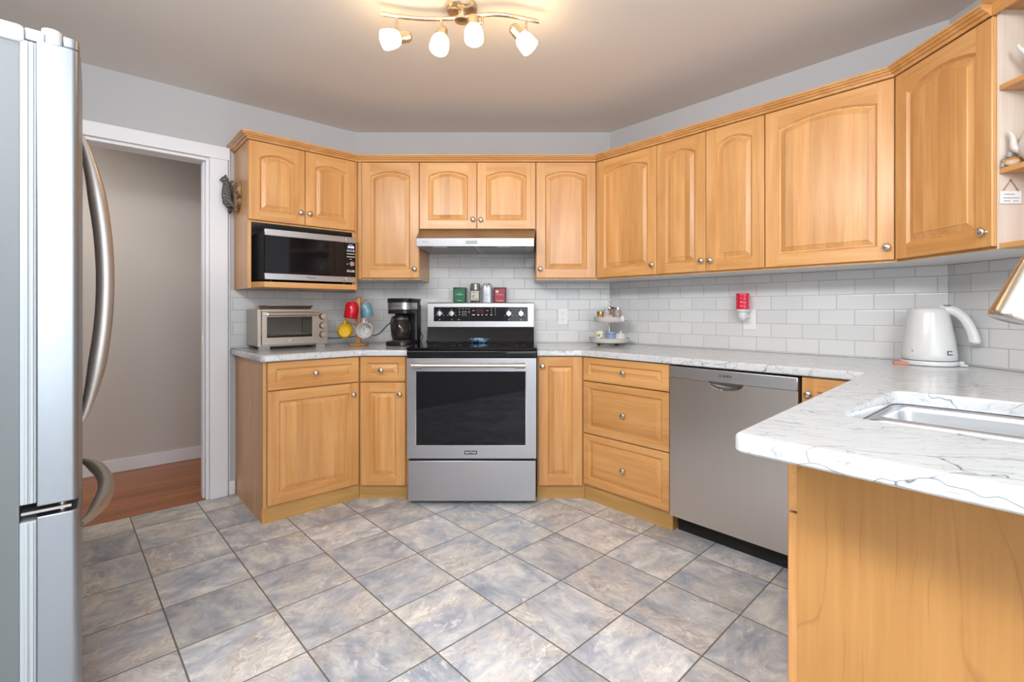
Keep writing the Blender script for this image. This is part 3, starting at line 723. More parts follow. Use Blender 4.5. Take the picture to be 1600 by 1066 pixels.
# outside of the solid (the hole's middle) must lie to the right of travel, so offset grows the hole when negative: travel clockwise
worktop('countertop', orient(ro), orient(hole), 'long white veined worktop wrapping round to the peninsula with the sink')

# undermount sink
sk = thing('kitchen_sink', 'double-bowl stainless steel sink set under the peninsula worktop', 'sink', (SK0.x, SK0.y, 0), R(-49))
b = MB(); zf = CT0 - .002
bowls = [bowed(.012, SKU - .012, .255, SKV - .010, .075, .008), bowed(.012, SKU - .012, .010, .228, .075, .008)]
outer = bowed(-.02, SKU + .02, -.02, SKV + .02, .06)
def lo3(poly, z): return [(x, y, z) for x, y in poly]
pts, tris = tess([lo3(outer, zf)] + [lo3(q, zf) for q in bowls]); b.add(pts, [tuple(t_) for t_ in tris])
for q in bowls:
    q = orient(q)
    lv = [(0, zf), (-.003, zf - .0015), (-.006, zf - .006), (-.008, zf - .016), (-.014, zf - .13), (-.022, zf - .165), (-.045, zf - .185), (-.075, zf - .190)]
    b.loft([lo3(offset_path(q, o_, True), z_) for o_, z_ in lv], True, False, True)
b.build('basin', M['steelfine'], sk, angle=60)
for y in (.37, .12): MB().lathe([(.045, .003), (.040, .004), (.036, .001), (.0, .0005)], (.25, y, zf - .1905), n=24).build('drain', M['chrome'], sk)

# ------------------------------------------------------------------ range
RX0, RX1 = .5510, 1.3020
rg = fthing('B', 'kitchen_range', 'freestanding stainless steel electric range with black glass cooktop', 'stove')
MB().box(RX0 + .004, RX1 - .004, -.655, -.02, .03, .880).build('body', M['dkgrey'], rg)
b = MB()
for x in (RX0 + .05, RX1 - .05):
    for d in (.60, .10): b.cyl((x, -d, 0), (x, -d, .03), .016)
b.build_split('foot', M['black'], rg)
MB().rbox(RX0 + .002, RX1 - .002, -.712, -.656, .026, .262, .004, 2, 0, 'y').build('storage_drawer', M['steel'], rg, bevel=.003)
b = MB(); wx0, wx1, wz0, wz1 = .600, 1.243, .351, .787
yf, yb = -.716, -.657
for x0, x1, z0, z1 in ((RX0, wx0, .277, .861), (wx1, RX1, .277, .861), (wx0, wx1, .277, wz0), (wx0, wx1, wz1, .861)): b.box(x0, x1, yf, yb, z0, z1)
dr = b.build('oven_door', M['steel'], rg)
b = MB(); b.box(wx0, wx1, yf + .001, yf + .012, wz0, wz1); b.build('oven_window', M['ovenfront'], dr)
b = MB()
for x0, x1, z0, z1 in ((wx0, wx0 + .003, wz0, wz1), (wx1 - .003, wx1, wz0, wz1), (wx0, wx1, wz0, wz0 + .003), (wx0, wx1, wz1 - .003, wz1)): b.box(x0, x1, yf - .0012, yf + .001, z0, z1)
b.build('window_bead', M['chrome'], dr)
b = MB(); hz = .823
b.cyl((.594, -.765, hz), (1.229, -.765, hz), .0115, n=18)
for x0, x1 in ((.587, .648), (1.176, 1.237)): b.cyl((x0, -.765, hz), (x1, -.765, hz), .0155, n=18)
for x in (.617, 1.207): b.cyl((x, -.765, hz), (x, -.715, hz), .010, n=14)
b.build('handle', M['nickel'], dr)
bd = MB().rbox(.884, .957, yf - .003, yf, .301, .322, .003, 3, 0, 'y').build('badge', M['navy'], dr)
lettering('MAYTAG', .0155, M['mark'], bd, (.9205, yf - .0035, .3115), sx=.98, bold=.0004)
MB().box(RX0 + .01, RX1 - .01, -.70, -.656, .263, .276).build('door_gap', M['blackm'], rg)
# cooktop
b = MB(); b.prism(round_poly([(RX0 - .012, -.700), (RX1 + .003, -.700), (RX1 + .003, -.10), (RX0 - .012, -.10)], [.012, .012, 0, 0], 4), .9045, .921)
b.rbox(RX0 - .004, RX1 + .002, -.712, -.655, .866, .9045, .006, 3, 0, 'x')
ct = b.build('cooktop', M['gloss'], rg, bevel=.003)
b = MB()
for cx_, cd_, r_ in ((.735, .52, .105), (1.12, .52, .115), (.735, .24, .078), (1.12, .24, .078), (.93, .20, .055)):
    for rr in (r_, r_ * .62):
        n = 48; lp = []
        for q in (rr, rr - .0012): lp.append([(cx_ + q * math.cos(2 * math.pi * k / n), -cd_ + q * math.sin(2 * math.pi * k / n), .92125) for k in range(n)])
        b.loft(lp, True)
b.build_split('burner_ring', M['grey'], ct)
b = MB(); b.cyl((RX0 - .006, -.125, .926), (RX1 + .002, -.125, .926), .005, n=10); b.build('rear_trim', M['chrome'], ct)
# back panel
bg = MB().prism([(-.135, .9215), (-.022, .9215), (-.022, 1.020), (-.104, 1.020)], RX0 - .002, RX1 + .001, 0, 'x').build('back_guard', M['gloss'], rg)
b = MB(); b.prism([(-.110, 1.0205), (-.020, 1.0205), (-.020, 1.1945), (-.100, 1.1945), (-.105, 1.190)], RX0 - .003, RX1 + .002, 0, 'x')
cp = b.build('control_panel', M['steelh'], bg, bevel=.002)
sl = (.110 - .105) / (1.190 - 1.0205)
def bgy(z, o=0.0): return -(.110 - (z - 1.0205) * sl) - o
gx0, gx1, gz0, gz1 = .594, 1.260, 1.062, 1.163
b = MB()
b.add([(gx0, bgy(gz0, .002), gz0), (gx1, bgy(gz0, .002), gz0), (gx1, bgy(gz1, .002), gz1), (gx0, bgy(gz1, .002), gz1), (gx0, bgy(gz0, -.001), gz0), (gx1, bgy(gz0, -.001), gz0), (gx1, bgy(gz1, -.001), gz1), (gx0, bgy(gz1, -.001), gz1)],
      [(0, 1, 2, 3), (4, 7, 6, 5), (0, 4, 5, 1), (1, 5, 6, 2), (2, 6, 7, 3), (3, 7, 4, 0)])
cg = b.build('control_glass', M['gloss'], rg)
b = MB()
def dot(x, z, w_=.008, h_=.003):
    y = bgy(z, .0026); b.quad((x - w_ / 2, y, z - h_ / 2), (x + w_ / 2, y, z - h_ / 2), (x + w_ / 2, y - .0001, z + h_ / 2), (x - w_ / 2, y - .0001, z + h_ / 2))
for x in (.776, .798, .822, .844): dot(x, 1.150)
for x in (.776, .844): dot(x, 1.128); dot(x, 1.128, .004, .008)
for k in range(3):
    for m_ in range(3): dot(.797 + .013 * k, 1.131 - .013 * m_, .006, .0035)
dot(.776, 1.109, .006, .006); dot(.772, 1.074, .012, .003)
for x in (.875, .974): dot(x, 1.138, .014, .003)
for x, w_ in ((.876, .020), (.909, .014), (.937, .008), (.967, .010), (1.002, .012)): dot(x, 1.108, w_, .006)
for x in (1.003, 1.030):
    for z in (1.150, 1.137, 1.124, 1.109): dot(x, z, .006, .003)
for x in (.6362, .722, 1.1251, 1.2114):
    dot(x, 1.146, .004, .004); dot(x, 1.074, .006, .005); dot(x - .028, 1.104, .004, .004); dot(x + .028, 1.104, .004, .004)
b.build('control_lettering', M['mark'], cg)
b = MB(); z0, z1 = 1.123, 1.152
b.quad((.893, bgy(z0, .0027), z0), (.950, bgy(z0, .0027), z0), (.950, bgy(z1, .0027), z1), (.893, bgy(z1, .0027), z1)); b.build('clock_display', M['redlcd'], cg)
def range_knob(x, z):
    y = bgy(z, .0025); ax = Vector((0, -1, .03)).normalized()
    b = MB(); b.lathe([(.0235, 0), (.0235, .003), (.0205, .005), (.0195, .014), (.017, .017), (.0, .0172)], (x, y, z), ax, 24)
    c = Vector((x, y, z)) + ax * .017
    b.box(x - .0042, x + .0042, c.y - .010, c.y + .004, z - .0185, z + .0215)
    return b.build('control_knob', M['chrome'], rg, bevel=.001)
for x in (.6362, .722, 1.1251, 1.2114): range_knob(x, 1.1165)

# ------------------------------------------------------------------ range hood
hd = fthing('B', 'range_hood', 'stainless under-cabinet range hood with a small display above the range', 'range hood')
hx0, hx1 = .5445, 1.3095
b = MB()
# shell: top plate with bevelled left and front skirts
top = [(hx0 + .002, -.334, 1.668), (hx1, -.334, 1.668), (hx1, -.02, 1.668), (hx0 + .002, -.02, 1.668)]
sh = [(hx0 + .010, -.5005, 1.5935), (hx1 - .014, -.5005, 1.5935), (hx1, -.02, 1.5935), (hx0 + .002, -.02, 1.5935)]
lw_ = [(hx0 + .010, -.4960, 1.541), (hx1 - .014, -.4960, 1.541), (hx1, -.02, 1.549), (hx0 + .002, -.02, 1.549)]
# a left-hand flare that overlaps the neighbouring cabinet face
top = [(hx0 + .002, -.352, 1.672), (hx1, -.352, 1.672), (hx1, -.010, 1.671), (hx0 + .002, -.010, 1.671)]
top[0] = (hx0 + .002, -.352, 1.671); top[1] = (hx1, -.352, 1.671)
b.loft([top, sh, lw_], True, True, True)
hood = b.build('shell', M['steelh'], hd, bevel=.002)
b = MB()
def und(x0, x1, d0, d1, o=.0012):
    def z(d): return 1.549 + (d - .02) / (.48) * (1.541 - 1.549) - o
    return [(x0, -d1, z(d1)), (x1, -d1, z(d1)), (x1, -d0, z(d0)), (x0, -d0, z(d0))]
for x0, x1 in ((hx0 + .06, .915), (.945, hx1 - .065)):
    b = MB(); q = und(x0, x1, .07, .455); q2 = [(p[0], p[1], p[2] - .004) for p in q]; b.loft([q, q2], True, True, True); b.build('grease_filter', M['grey'], hd)
    for k in range(1): pass
b = MB()
for x0, x1 in ((.66, .75), (1.06, 1.15)):
    q = und(x0, x1, .462, .492); q2 = [(p[0], p[1], p[2] - .003) for p in q]; b.loft([q, q2], True, True, True)
b.build_split('lamp_cover', M['grey'], hd)
MB().box(.866, .938, -.5018, -.4985, 1.558, 1.577).build('display', M['lcd'], hd)
b = MB()
for x in (.817, .842, .962, .985): b.cyl((x, -.4985, 1.567), (x, -.502, 1.567), .0045, n=12)
b.build_split('button', M['chrome'], hd)
lettering('BROAN', .011, M['grey'], hd, (.612, -.5003, 1.570), 'logo')

# ------------------------------------------------------------------ microwave
mw = fthing('L', 'microwave', 'stainless and black countertop microwave inside the wall-cabinet niche', 'microwave')
mx0, mx1, mz0, mz1 = -.7050, -.1700, 1.3180, 1.6085
MB().rbox(mx0 + .006, mx1 - .006, -.382, -.02, mz0 + .002, mz1 - .004, .006, 3, 0, 'y').build('body', M['dkgrey'], mw)
b = MB()
for x in (mx0 + .05, mx1 - .05):
    for d in (.33, .06): b.cyl((x, -d, 1.304), (x, -d, mz0 + .003), .014, n=12)
b.build_split('foot', M['black'], mw)
dxs = -.236
md = MB().box(mx0 + .001, dxs - .0006, -.4005, -.383, 1.3542, 1.5708).build('door', M['gloss'], mw)
for z0, z1 in ((1.571, mz1), (mz0, 1.354)): MB().box(mx0, dxs - .0006, -.402, -.382, z0, z1).build('door_trim', M['steel'], md, bevel=.002)
lettering('Panasonic', .0135, M['markd'], md, (-.445, -.4024, 1.337), 'logo')
b = MB(); b.box(dxs + .0006, mx1, -.402, -.382, 1.571, mz1); b.box(dxs + .0006, mx1, -.402, -.382, mz0, 1.354); b.build_split('panel_trim', M['steel'], mw, bevel=.002)
pn = MB().box(dxs + .0006, mx1 - .001, -.4005, -.383, 1.354, 1.571).build('control_panel', M['gloss'], mw)
lettering('10:05', .020, M['led'], pn, (-.202, -.4010, 1.544), 'clock_display')
b = MB()
for z in (1.519, 1.501, 1.482): b.box(-.228, -.176, -.4015, -.4005, z - .0018, z + .0018)
b.box(-.228, -.176, -.4015, -.4005, 1.386, 1.3895)
for x in (-.220, -.202, -.184): b.box(x - .005, x + .005, -.4012, -.4005, 1.526, 1.5285)
b.box(-.228, -.205, -.4012, -.4005, 1.394, 1.397); b.box(-.198, -.178, -.4012, -.4005, 1.394, 1.397)
b.box(-.215, -.190, -.4012, -.4005, 1.558, 1.5605); b.box(-.209, -.196, -.4012, -.4005, 1.466, 1.4685); b.box(-.228, -.222, -.4012, -.4005, 1.433, 1.437)
b.build('lettering', M['mark'], pn)
MB().lathe([(.0165, 0), (.0165, .010), (.0145, .013), (0, .0132)], (-.198, -.4005, 1.437), (0, -1, 0), 24).build('dial', M['nickel'], pn)

# ------------------------------------------------------------------ dishwasher
dw = fthing('R', 'dishwasher', 'built-in stainless steel dishwasher under the worktop beside the drawers', 'dishwasher')
dx0, dx1 = .8575, 1.4610
MB().box(dx0 + .004, dx1 - .004, -.60, -.03, .095, .862).build('body', M['blackm'], dw)
MB().box(dx0 + .004, dx1 - .004, -.56, -.10, 0, .094).build('toe_panel', M['blackm'], dw)
MB().box(dx0 + .003, dx1 - .006, -.648, -.601, .8015, .858).build('top_strip', M['steellight'], dw, bevel=.003)
b = MB(); zt = .800; hc, hw, hdp, hh = 1.147, .080, .026, .034
nx, nz = 72, 20; zl = .745; Y0 = -.644
def dimple(x, z):
    u = (x - hc) / hw; v = (zt - z) / hh
    q = 1 - u * u - v * v
    return hdp * math.sqrt(q) if q > 0 else 0.0
xs = [dx0 + .003] + [hc - hw * 1.05 + 2.1 * hw * k / nx for k in range(nx + 1)] + [dx1 - .006]
zs = [zl + (zt - zl) * k / nz for k in range(nz + 1)]
vs = [(x, Y0 + dimple(x, z), z) for z in zs for x in xs]; nn = len(xs)
b.add(vs, [(r * nn + k, r * nn + k + 1, (r + 1) * nn + k + 1, (r + 1) * nn + k) for r in range(nz) for k in range(nn - 1)])
b.quad((xs[0], Y0, .098), (xs[-1], Y0, .098), (xs[-1], Y0, zl), (xs[0], Y0, zl))
b.quad((xs[0], Y0, .098), (xs[0], -.601, .098), (xs[0], -.601, zt), (xs[0], Y0, zt))
b.quad((xs[-1], Y0, .098), (xs[-1], -.601, .098), (xs[-1], -.601, zt), (xs[-1], Y0, zt))
b.quad((xs[0], Y0, .098), (xs[-1], Y0, .098), (xs[-1], -.601, .098), (xs[0], -.601, .098))
b.quad((xs[0], -.601, .098), (xs[-1], -.601, .098), (xs[-1], -.601, zt), (xs[0], -.601, zt))
dd = b.build('door', M['steelv'], dw, angle=30)
MB().box(hc - hw, hc + hw, -.6475, -.630, .7955, .8015).build('handle', M['dkgrey'], dd)
lettering('BOSCH', .0125, M['markd'], dw, (1.157, -.6485, .832), 'logo', bold=.0004)
b = MB(); n = 24
b.loft([[(1.1235 + q * math.cos(2 * math.pi * k / n), -.6485, .832 + q * math.sin(2 * math.pi * k / n)) for k in range(n)] for q in (.0062, .0050)], True)
b.box(1.1200, 1.1215, -.6487, -.6482, .8285, .8355); b.box(1.1255, 1.1270, -.6487, -.6482, .8285, .8355); b.box(1.1215, 1.1255, -.6487, -.6482, .8313, .8327)
b.build('emblem', M['markd'], dw)

# ------------------------------------------------------------------ refrigerator
FO = Vector((-1.0535, 1.1455))
fg = thing('refrigerator', 'stainless French-door refrigerator with bowed bar handles at the left', 'refrigerator', (FO.x, FO.y, 0), R(132.4 + 0.5))
FW = .91
b = MB(); b.box(.006, FW - .006, .098, .72, .05, 1.742); b.build('body', P('grey_textured_side', (0.15, 0.17, 0.178), 0.42), fg)
MB().rbox(.0, FW, .090, .72, 1.7425, 1.782, .012, 4, 0, 'z').build('top_cap', P('pale_grey_plastic_cap', (0.62, 0.66, 0.68), 0.35), fg, bevel=.006)
b = MB(); b.box(.02, FW - .02, .14, .70, 0, .05); b.build('base', M['black'], fg)
def fdoor(name, x0, x1, z0, z1, notch=None):
    """a door with a convex front, rounded vertical edges and an optional hinge notch at its top outer corner"""
    n = 10; bul = .011
    fr_ = []
    for k in range(n + 1):
        x = x0 + (x1 - x0) * k / n; u = (x - 0) / FW
        fr_.append((x, -bul * (1 - (2 * u - 1) ** 2)))
    rr = .012
    poly = [(x0, .0705)] + [(x0, rr)] + [(x0 + rr - rr * math.cos(a), rr - rr * math.sin(a)) for a in (R(22), R(45), R(68))] + [(x0 + rr + .001, fr_[0][1] - .0008)] + fr_[1:-1] + [(x1 - rr, fr_[-1][1] - .0008)] + [(x1 - rr + rr * math.cos(a), rr - rr * math.sin(a)) for a in (R(68), R(45), R(22))] + [(x1, rr), (x1, .0705)]
    b = MB()
    if notch:
        a0, a1, zn = notch
        b.prism(poly, z0, zn)
        cut = []
        # upper block keeps only the part in front of the notch
        pf = [p for p in poly if p[1] <= .026]
        pf = [(x0, .026)] + pf + [(x1, .026)]
        b.prism(pf, zn, z1)
    else: b.prism(poly, z0, z1)
    return b.build(name, M['steelf'], fg, angle=30, bevel=.0025)
gk = MB()
d1 = fdoor('door', .0, FW / 2 - .003, .692, 1.782, (.0, .3, 1.757))
d2 = fdoor('door', FW / 2 + .003, FW, .692, 1.782, (.0, .3, 1.757))
d3 = fdoor('freezer_drawer', .0, FW, .06, .668)
GM = P('pale_door_gasket', (0.42, 0.46, 0.49), 0.5)
for nm, x0, x1, z0, z1 in (('gasket', .006, FW / 2 - .006, .70, 1.750), ('gasket', FW / 2 + .006, FW - .006, .70, 1.750), ('gasket', .006, FW - .006, .07, .66)):
    b = MB(); b.box(x0, x1, .0708, .0975, z0, z1)
    for y in (.078, .087): b.box(x0 - .004, x1 + .004, y - .003, y + .003, z0 + .001, z1 - .001)
    b.build(nm, GM, fg, bevel=.0015)
def fhandle(x, z0, z1, parent):
    b = MB(); n = 26; pts = []; rs = []
    for k in range(n + 1):
        u = k / n; s_ = math.sin(math.pi * u) ** .75
        pts.append((x, -.006 - .058 * s_, z0 + (z1 - z0) * u)); rs.append(.008 + .013 * min(1, 5 * min(u, 1 - u)))
    b.tube(pts, rs, 14, up=(1, 0, 0), flat=.75)
    o = b.build('handle', M['handle'], parent, angle=60)
fhandle(.405, .800, 1.665, d1); fhandle(.505, .800, 1.665, d2)
b = MB(); n = 26; pts = []
for k in range(n + 1):
    u = k / n; s_ = math.sin(math.pi * u) ** .7; pts.append((.10 + .71 * u, -.004 - .062 * s_, .600))
b.tube(pts, [.008 + .012 * min(1, 5 * min(k / n, 1 - k / n)) for k in range(n + 1)], 14, up=(0, 0, 1), flat=.95); ho = b.build('handle', M['handle'], d3, angle=60)
HM = P('pale_grey_hinge', (0.50, 0.53, 0.55), 0.35)
for xh in (.045, FW - .045):
    b = MB(); b.box(xh - .030, xh + .035, .058, .0895, 1.7575, 1.784); b.cyl((xh - .010, .0455, 1.7575), (xh - .010, .0455, 1.798), .0185, n=28); b.build('hinge', HM, fg, bevel=.002)
b = MB(); b.box(.004, .05, .012, .095, .677, .683); b.cyl((.025, .028, .669), (.025, .028, .691), .007, n=12); b.build('centre_hinge', M['handle'], fg)

# ------------------------------------------------------------------ ceiling spotlight bar
def px3(px, py, Y): return Vector(((px - 816) / 754 * Y, Y, CAM_H - (py - 485) / 754 * Y))
LX, LY = -0.258, 2.060
lt = thing('ceiling_spotlight', 'wavy nickel ceiling spotlight bar with four lit frosted shades', 'light fixture', (LX, LY, CEIL))
lo_ = Vector((LX, LY, CEIL))
MB().lathe([(.066, -.0005), (.066, -.020), (.061, -.027), (.045, -.031), (0, -.0312)], (0, 0, 0), n=40).build('canopy', M['brass'], lt, angle=30)
MB().lathe([(.019, -.031), (.019, -.050), (.030, -.055), (.030, -.066), (.012, -.070), (0, -.0702)], (0, 0, 0), n=24).build('hub', M['brass'], lt)
zb = 2.385
ctrl = [(596, 21.5), (625, 26), (660, 29.3), (690, 29.3), (720, 27.2), (750, 23.7), (780, 22.8), (812, 27.5), (842, 34)]
pts = []
for px, py in ctrl:
    Y = (zb - CAM_H) * 754 / (485 - py); pts.append(Vector(((px - 816) / 754 * Y, Y, zb)) - lo_)
def catmull(P_, m=6):
    o = []; Q = [P_[0] * 2 - P_[1]] + P_ + [P_[-1] * 2 - P_[-2]]
    for i in range(1, len(Q) - 2):
        for k in range(m):
            t = k / m; a, b_, c, d = Q[i - 1], Q[i], Q[i + 1], Q[i + 2]
            o.append(0.5 * ((2 * b_) + (c - a) * t + (2 * a - 5 * b_ + 4 * c - d) * t * t + (3 * b_ - a - 3 * c + d) * t ** 3))
    return o + [Q[-2]]
MB().tube(catmull(pts), .0085, 10, flat=1.0, up=(0, 0, 1)).build('bar', M['brass'], lt, angle=50)
mg, t_, b_ = newmat('lit_frosted_glass_shade')
b_.inputs['Base Color'].default_value = (0.9, 0.85, 0.75, 1); b_.inputs['Roughness'].default_value = 0.4
b_.inputs['Emission Color'].default_value = (1.0, 0.68, 0.34, 1); b_.inputs['Emission Strength'].default_value = 15.0
M['shade'] = mg
heads = [((620, 26), (633, 57.5), (606, 61), (-.80, -.45, -.40)), ((689, 29.3), (691, 52), (688, 77), (-.08, -.42, -.90)),
         ((754, 23.5), (739.5, 33), (743, 58), (.06, -.25, -.97)), ((822, 29.5), (806, 48), (827, 70), (.66, .05, -.75))]
for (bx, by), (sx_, sy_), _, ax in heads:
    Y = (zb - CAM_H) * 754 / (485 - by); top = Vector(((bx - 816) / 754 * Y, Y, zb)) - lo_
    ax = Vector(ax).normalized()
    soc = px3(sx_, sy_, Y - .012) - lo_
    hdm = MB(); sb = Vector((top.x, top.y, min(soc.z + .012, top.z - .035)))
    hdm.cyl(top, sb, .0055, n=12); hdm.tube([sb, (sb + soc) / 2 + Vector((0, 0, -.004)), soc], .005, 8)
    head = hdm.build('lamp_head', M['brass'], lt)
    s0 = soc - ax * .022
    MB().lathe([(0, -.006), (.013, -.004), (.0215, .004), (.0240, .014), (.0245, .050), (.0250, .056)], s0, ax, 24).build('socket', M['brass'], head, angle=50)
    MB().lathe([(.022, .050), (.029, .056), (.0355, .070), (.0385, .088), (.0395, .110), (.0390, .118), (.0365, .121), (0, .119)], s0, ax, 32).build('lamp_shade', M['shade'], head, angle=60)

# ------------------------------------------------------------------ toaster oven and tray
CTZ = CT1 + .0005
to = fthing('L', 'toaster_oven', 'stainless countertop toaster oven with three knobs on the left worktop', 'toaster oven')
tx0, tx1, td, tz0, tz1 = -.712, -.305, .285, .924, 1.146
GS = steel('grey_steel_toaster', (0.44, 0.39, 0.34), 0.38)
b = MB()
for a in ((tx0, tx0 + .006, -td + .02, -.03, tz0, tz1), (tx0 + .33, tx1, -td + .02, -.03, tz0, tz1), (tx0 + .006, tx0 + .33, -td + .02, -.03, tz1 - .006, tz1), (tx0 + .006, tx0 + .33, -td + .02, -.03, tz0, tz0 + .006), (tx0 + .006, tx0 + .33, -.036, -.03, tz0 + .006, tz1 - .006)): b.box(*a)
b.build('body', GS, to, bevel=.003)
b = MB(); b.box(tx0 - .002, tx0 + .018, -td, -td + .02, tz0, tz1); b.box(tx0 + .018, tx1, -td, -td + .02, tz1 - .014, tz1); b.box(tx0 + .3335, tx1, -td, -td + .02, tz0, tz1 - .014); b.box(tx0 + .018, tx0 + .3335, -td, -td + .02, tz0, tz0 + .008)
b.build('front_frame', GS, to, bevel=.0015)
gx0, gx1, gz0, gz1 = tx0 + .046, tx0 + .306, .976, 1.101
b = MB()
for x0, x1, z0, z1 in ((tx0 + .0195, gx0, tz0 + .010, tz1 - .016), (gx1, tx0 + .332, tz0 + .010, tz1 - .016), (gx0, gx1, tz0 + .010, gz0), (gx0, gx1, gz1, tz1 - .016)): b.box(x0, x1, -td - .012, -td - .001, z0, z1)
td_ = b.build('door', GS, to)
MB().box(gx0, gx1, -td - .008, -td - .004, gz0, gz1).build('door_glass', M['ovenglass'], td_)
b = MB(); b.cyl((tx0 + .046, -td - .034, 1.117), (tx0 + .342, -td - .034, 1.117), .0095, n=14)
for x in (tx0 + .03, tx0 + .318): b.cyl((x + .012, -td - .034, 1.117), (x + .012, -td - .011, 1.117), .007, n=12)
b.build('handle', M['nickel'], td_)
b = MB()
for x in (tx0 + .166, tx0 + .175): b.add([(x, -td - .0125, .951), (x + .003, -td - .0125, .951), (x + .008, -td - .0125, .966), (x + .005, -td - .0125, .966)], [(0, 1, 2, 3)])
b.box(tx0 + .163, tx0 + .169, -td - .0125, -td - .012, .949, .951); b.build('logo', M['mark'], td_)
b = MB(); b.box(tx0 + .008, tx0 + .328, -.26, -.05, .985, .988)
for k in range(9): b.cyl((tx0 + .01 + k * .039, -.26, .990), (tx0 + .01 + k * .039, -.05, .990), .0018, n=8)
b.cyl((tx0 + .01, -.262, .990), (tx0 + .328, -.262, .990), .0025, n=8)
b.build('rack', M['chrome'], to)
for z in (1.101, 1.043, .985):
    b = MB(); b.lathe([(.0205, 0), (.0205, .004), (.0190, .008), (.0175, .018)], (tx0 + .373, -td, z), (0, -1, 0), 28); kk = b.build('control_knob', M['dkgrey'], to)
    b = MB(); b.lathe([(.0172, 0), (.0165, .003), (0, .0032)], (tx0 + .373, -td - .0180, z), (0, -1, 0), 28); b.box(tx0 + .3715, tx0 + .3745, -td - .0220, -td - .018, z, z + .016); b.build('knob_face', M['nickel'], kk)
b = MB()
for x0, x1 in ((tx0 + .008, tx0 + .068), (tx1 - .070, tx1 - .018)): b.box(x0, x1, -td + .004, -td + .03, CTZ, tz0 + .001)
for x in (tx0 + .03, tx1 - .03): b.cyl((x, -.05, CTZ), (x, -.05, tz0 + .001), .011, n=12)
b.build_split('foot', M['grey'], to)
b = MB(); cr = catmull([Vector(p) for p in ((tx1 - .002, -.05, .965), (tx1 + .06, -.045, .950), (tx1 + .15, -.05, .945), (tx1 + .255, -.035, .947), (-.018, -.030, .950), (.030, -.068, .952), (.113, -.135, .968), (.166, -.182, 1.038), (.230, -.236, 1.090))]); b.tube(cr, .0028, 8); b.build('power_cord', M['black'], to)
tray = fthing('L', 'baking_tray', 'shallow metal baking tray lying on top of the toaster oven', 'tray')
def ringbox(x0, x1, y0, y1, z, r=.02): return [(x, y, z) for x, y in round_poly([(x0, y0), (x1, y0), (x1, y1), (x0, y1)], r, 4)]
ax0, ax1, ay0, ay1 = tx0 + .055, tx0 + .335, -.235, -.06
b = MB(); z = tz1 + .001
b.loft([ringbox(ax0 + .012, ax1 - .012, ay0 + .012, ay1 - .012, z), ringbox(ax0, ax1, ay0, ay1, z + .020), ringbox(ax0 - .008, ax1 + .008, ay0 - .008, ay1 + .008, z + .022), ringbox(ax0 - .008, ax1 + .008, ay0 - .008, ay1 + .008, z + .0235), ringbox(ax0 + .001, ax1 - .001, ay0 + .001, ay1 - .001, z + .0215), ringbox(ax0 + .013, ax1 - .013, ay0 + .013, ay1 - .013, z + .0015)], True, True, True)
b.build('tray_pan', GS, tray)

# ------------------------------------------------------------------ mug tree and mugs
MX, MY = -1.098, 3.235
mt = thing('mug_tree', 'wooden mug tree with four pegs standing on the left worktop', 'mug holder', (MX, MY, CTZ), R(12))
WT = maple('orange_wood_mug_tree', 'z', 0.0, (0.40, 0.17, 0.045), (0.52, 0.25, 0.085), 0.4)
MB().lathe([(.060, 0), (.066, .004), (.066, .010), (.055, .015), (.018, .018)], (0, 0, 0), n=8).build('base', WT, mt)
MB().rbox(-.015, .015, -.015, .015, .015, .315, .004, 3).build('post', WT, mt)
MB().lathe([(.017, .315), (.019, .320), (.012, .328), (0, .330)], (0, 0, 0), n=16).build('finial', WT, mt)
for p0, p1 in (((0, 0, .275), (-.036, -.046, .305)), ((0, 0, .275), (.052, .018, .305)), ((0, 0, .130), (-.070, -.030, .160)), ((0, 0, .130), (.072, -.030, .160))):
    MB().cyl(p0, p1, .0055, .0050, 10).build('peg', WT, mt)
def mug(label, col, loc, axis, hdir, r=.041, h=.092, rough=.15, inner=None, spots=False):
    t = thing('mug', label, 'mug', loc, 0, 'mugs on the mug tree')
    z = Vector(axis).normalized(); x = (Vector(hdir) - z * Vector(hdir).dot(z)).normalized(); y = z.cross(x)
    t.rotation_euler = Matrix((x, y, z)).transposed().to_euler()
    mm = P('glazed_mug', col, rough) if not spots else spots
    # profile: foot, wall, lip, inner wall
    b = MB(); b.lathe([(0, .004), (r * .58, .004), (r * .60, 0), (r * .70, .0), (r * .74, .004), (r * .92, .016), (r, .035), (r, h - .003), (r - .0015, h), (r - .004, h - .002), (r - .0045, .035), (r * .75, .010), (0, .009)], (0, 0, 0), n=32)
    b.build('cup', mm, t, angle=50)
    pts = [Vector((r - .002 + .028 * math.sin(a), 0, h * .52 + .029 * math.cos(a))) for a in [math.pi * k / 14 for k in range(15)]]
    MB().tube(pts, .0055, 10, up=(0, 1, 0), flat=1.2).build('handle', mm, t, angle=60)
    return t
yaw = Matrix.Rotation(R(12), 3, 'Z')
mug('yellow mug hanging base outward on the mug tree', (0.72, 0.43, 0.010), (MX - .062, MY - .085, 1.000), (-.26, .93, .13), (0.05, 0, 1), r=.050, h=.082)
def spotted():
    s = NT('speckled_white_mug'); tc = s.n('TexCoord').outputs['Object']
    sp = s.n('SeparateXYZ', {0: tc}); rr = s.math('SQRT', s.math('ADD', s.math('MULTIPLY', sp.outputs[0], sp.outputs[0]), s.math('MULTIPLY', sp.outputs[1], sp.outputs[1])))
    vo = s.n('TexVoronoi', {'Vector': tc, 'Scale': 190.0}).outputs['Distance']
    d = s.ramp(vo, [(0.36, (1, 1, 1)), (0.42, (0, 0, 0))])
    band = s.math('MULTIPLY', s.math('GREATER_THAN', rr, .016), s.math('LESS_THAN', rr, .0335))
    s.set(color=s.mix(s.math('MULTIPLY', d, band), (0.62, 0.60, 0.58), (0.05, 0.035, 0.04)), rough=.25)
    return s.m
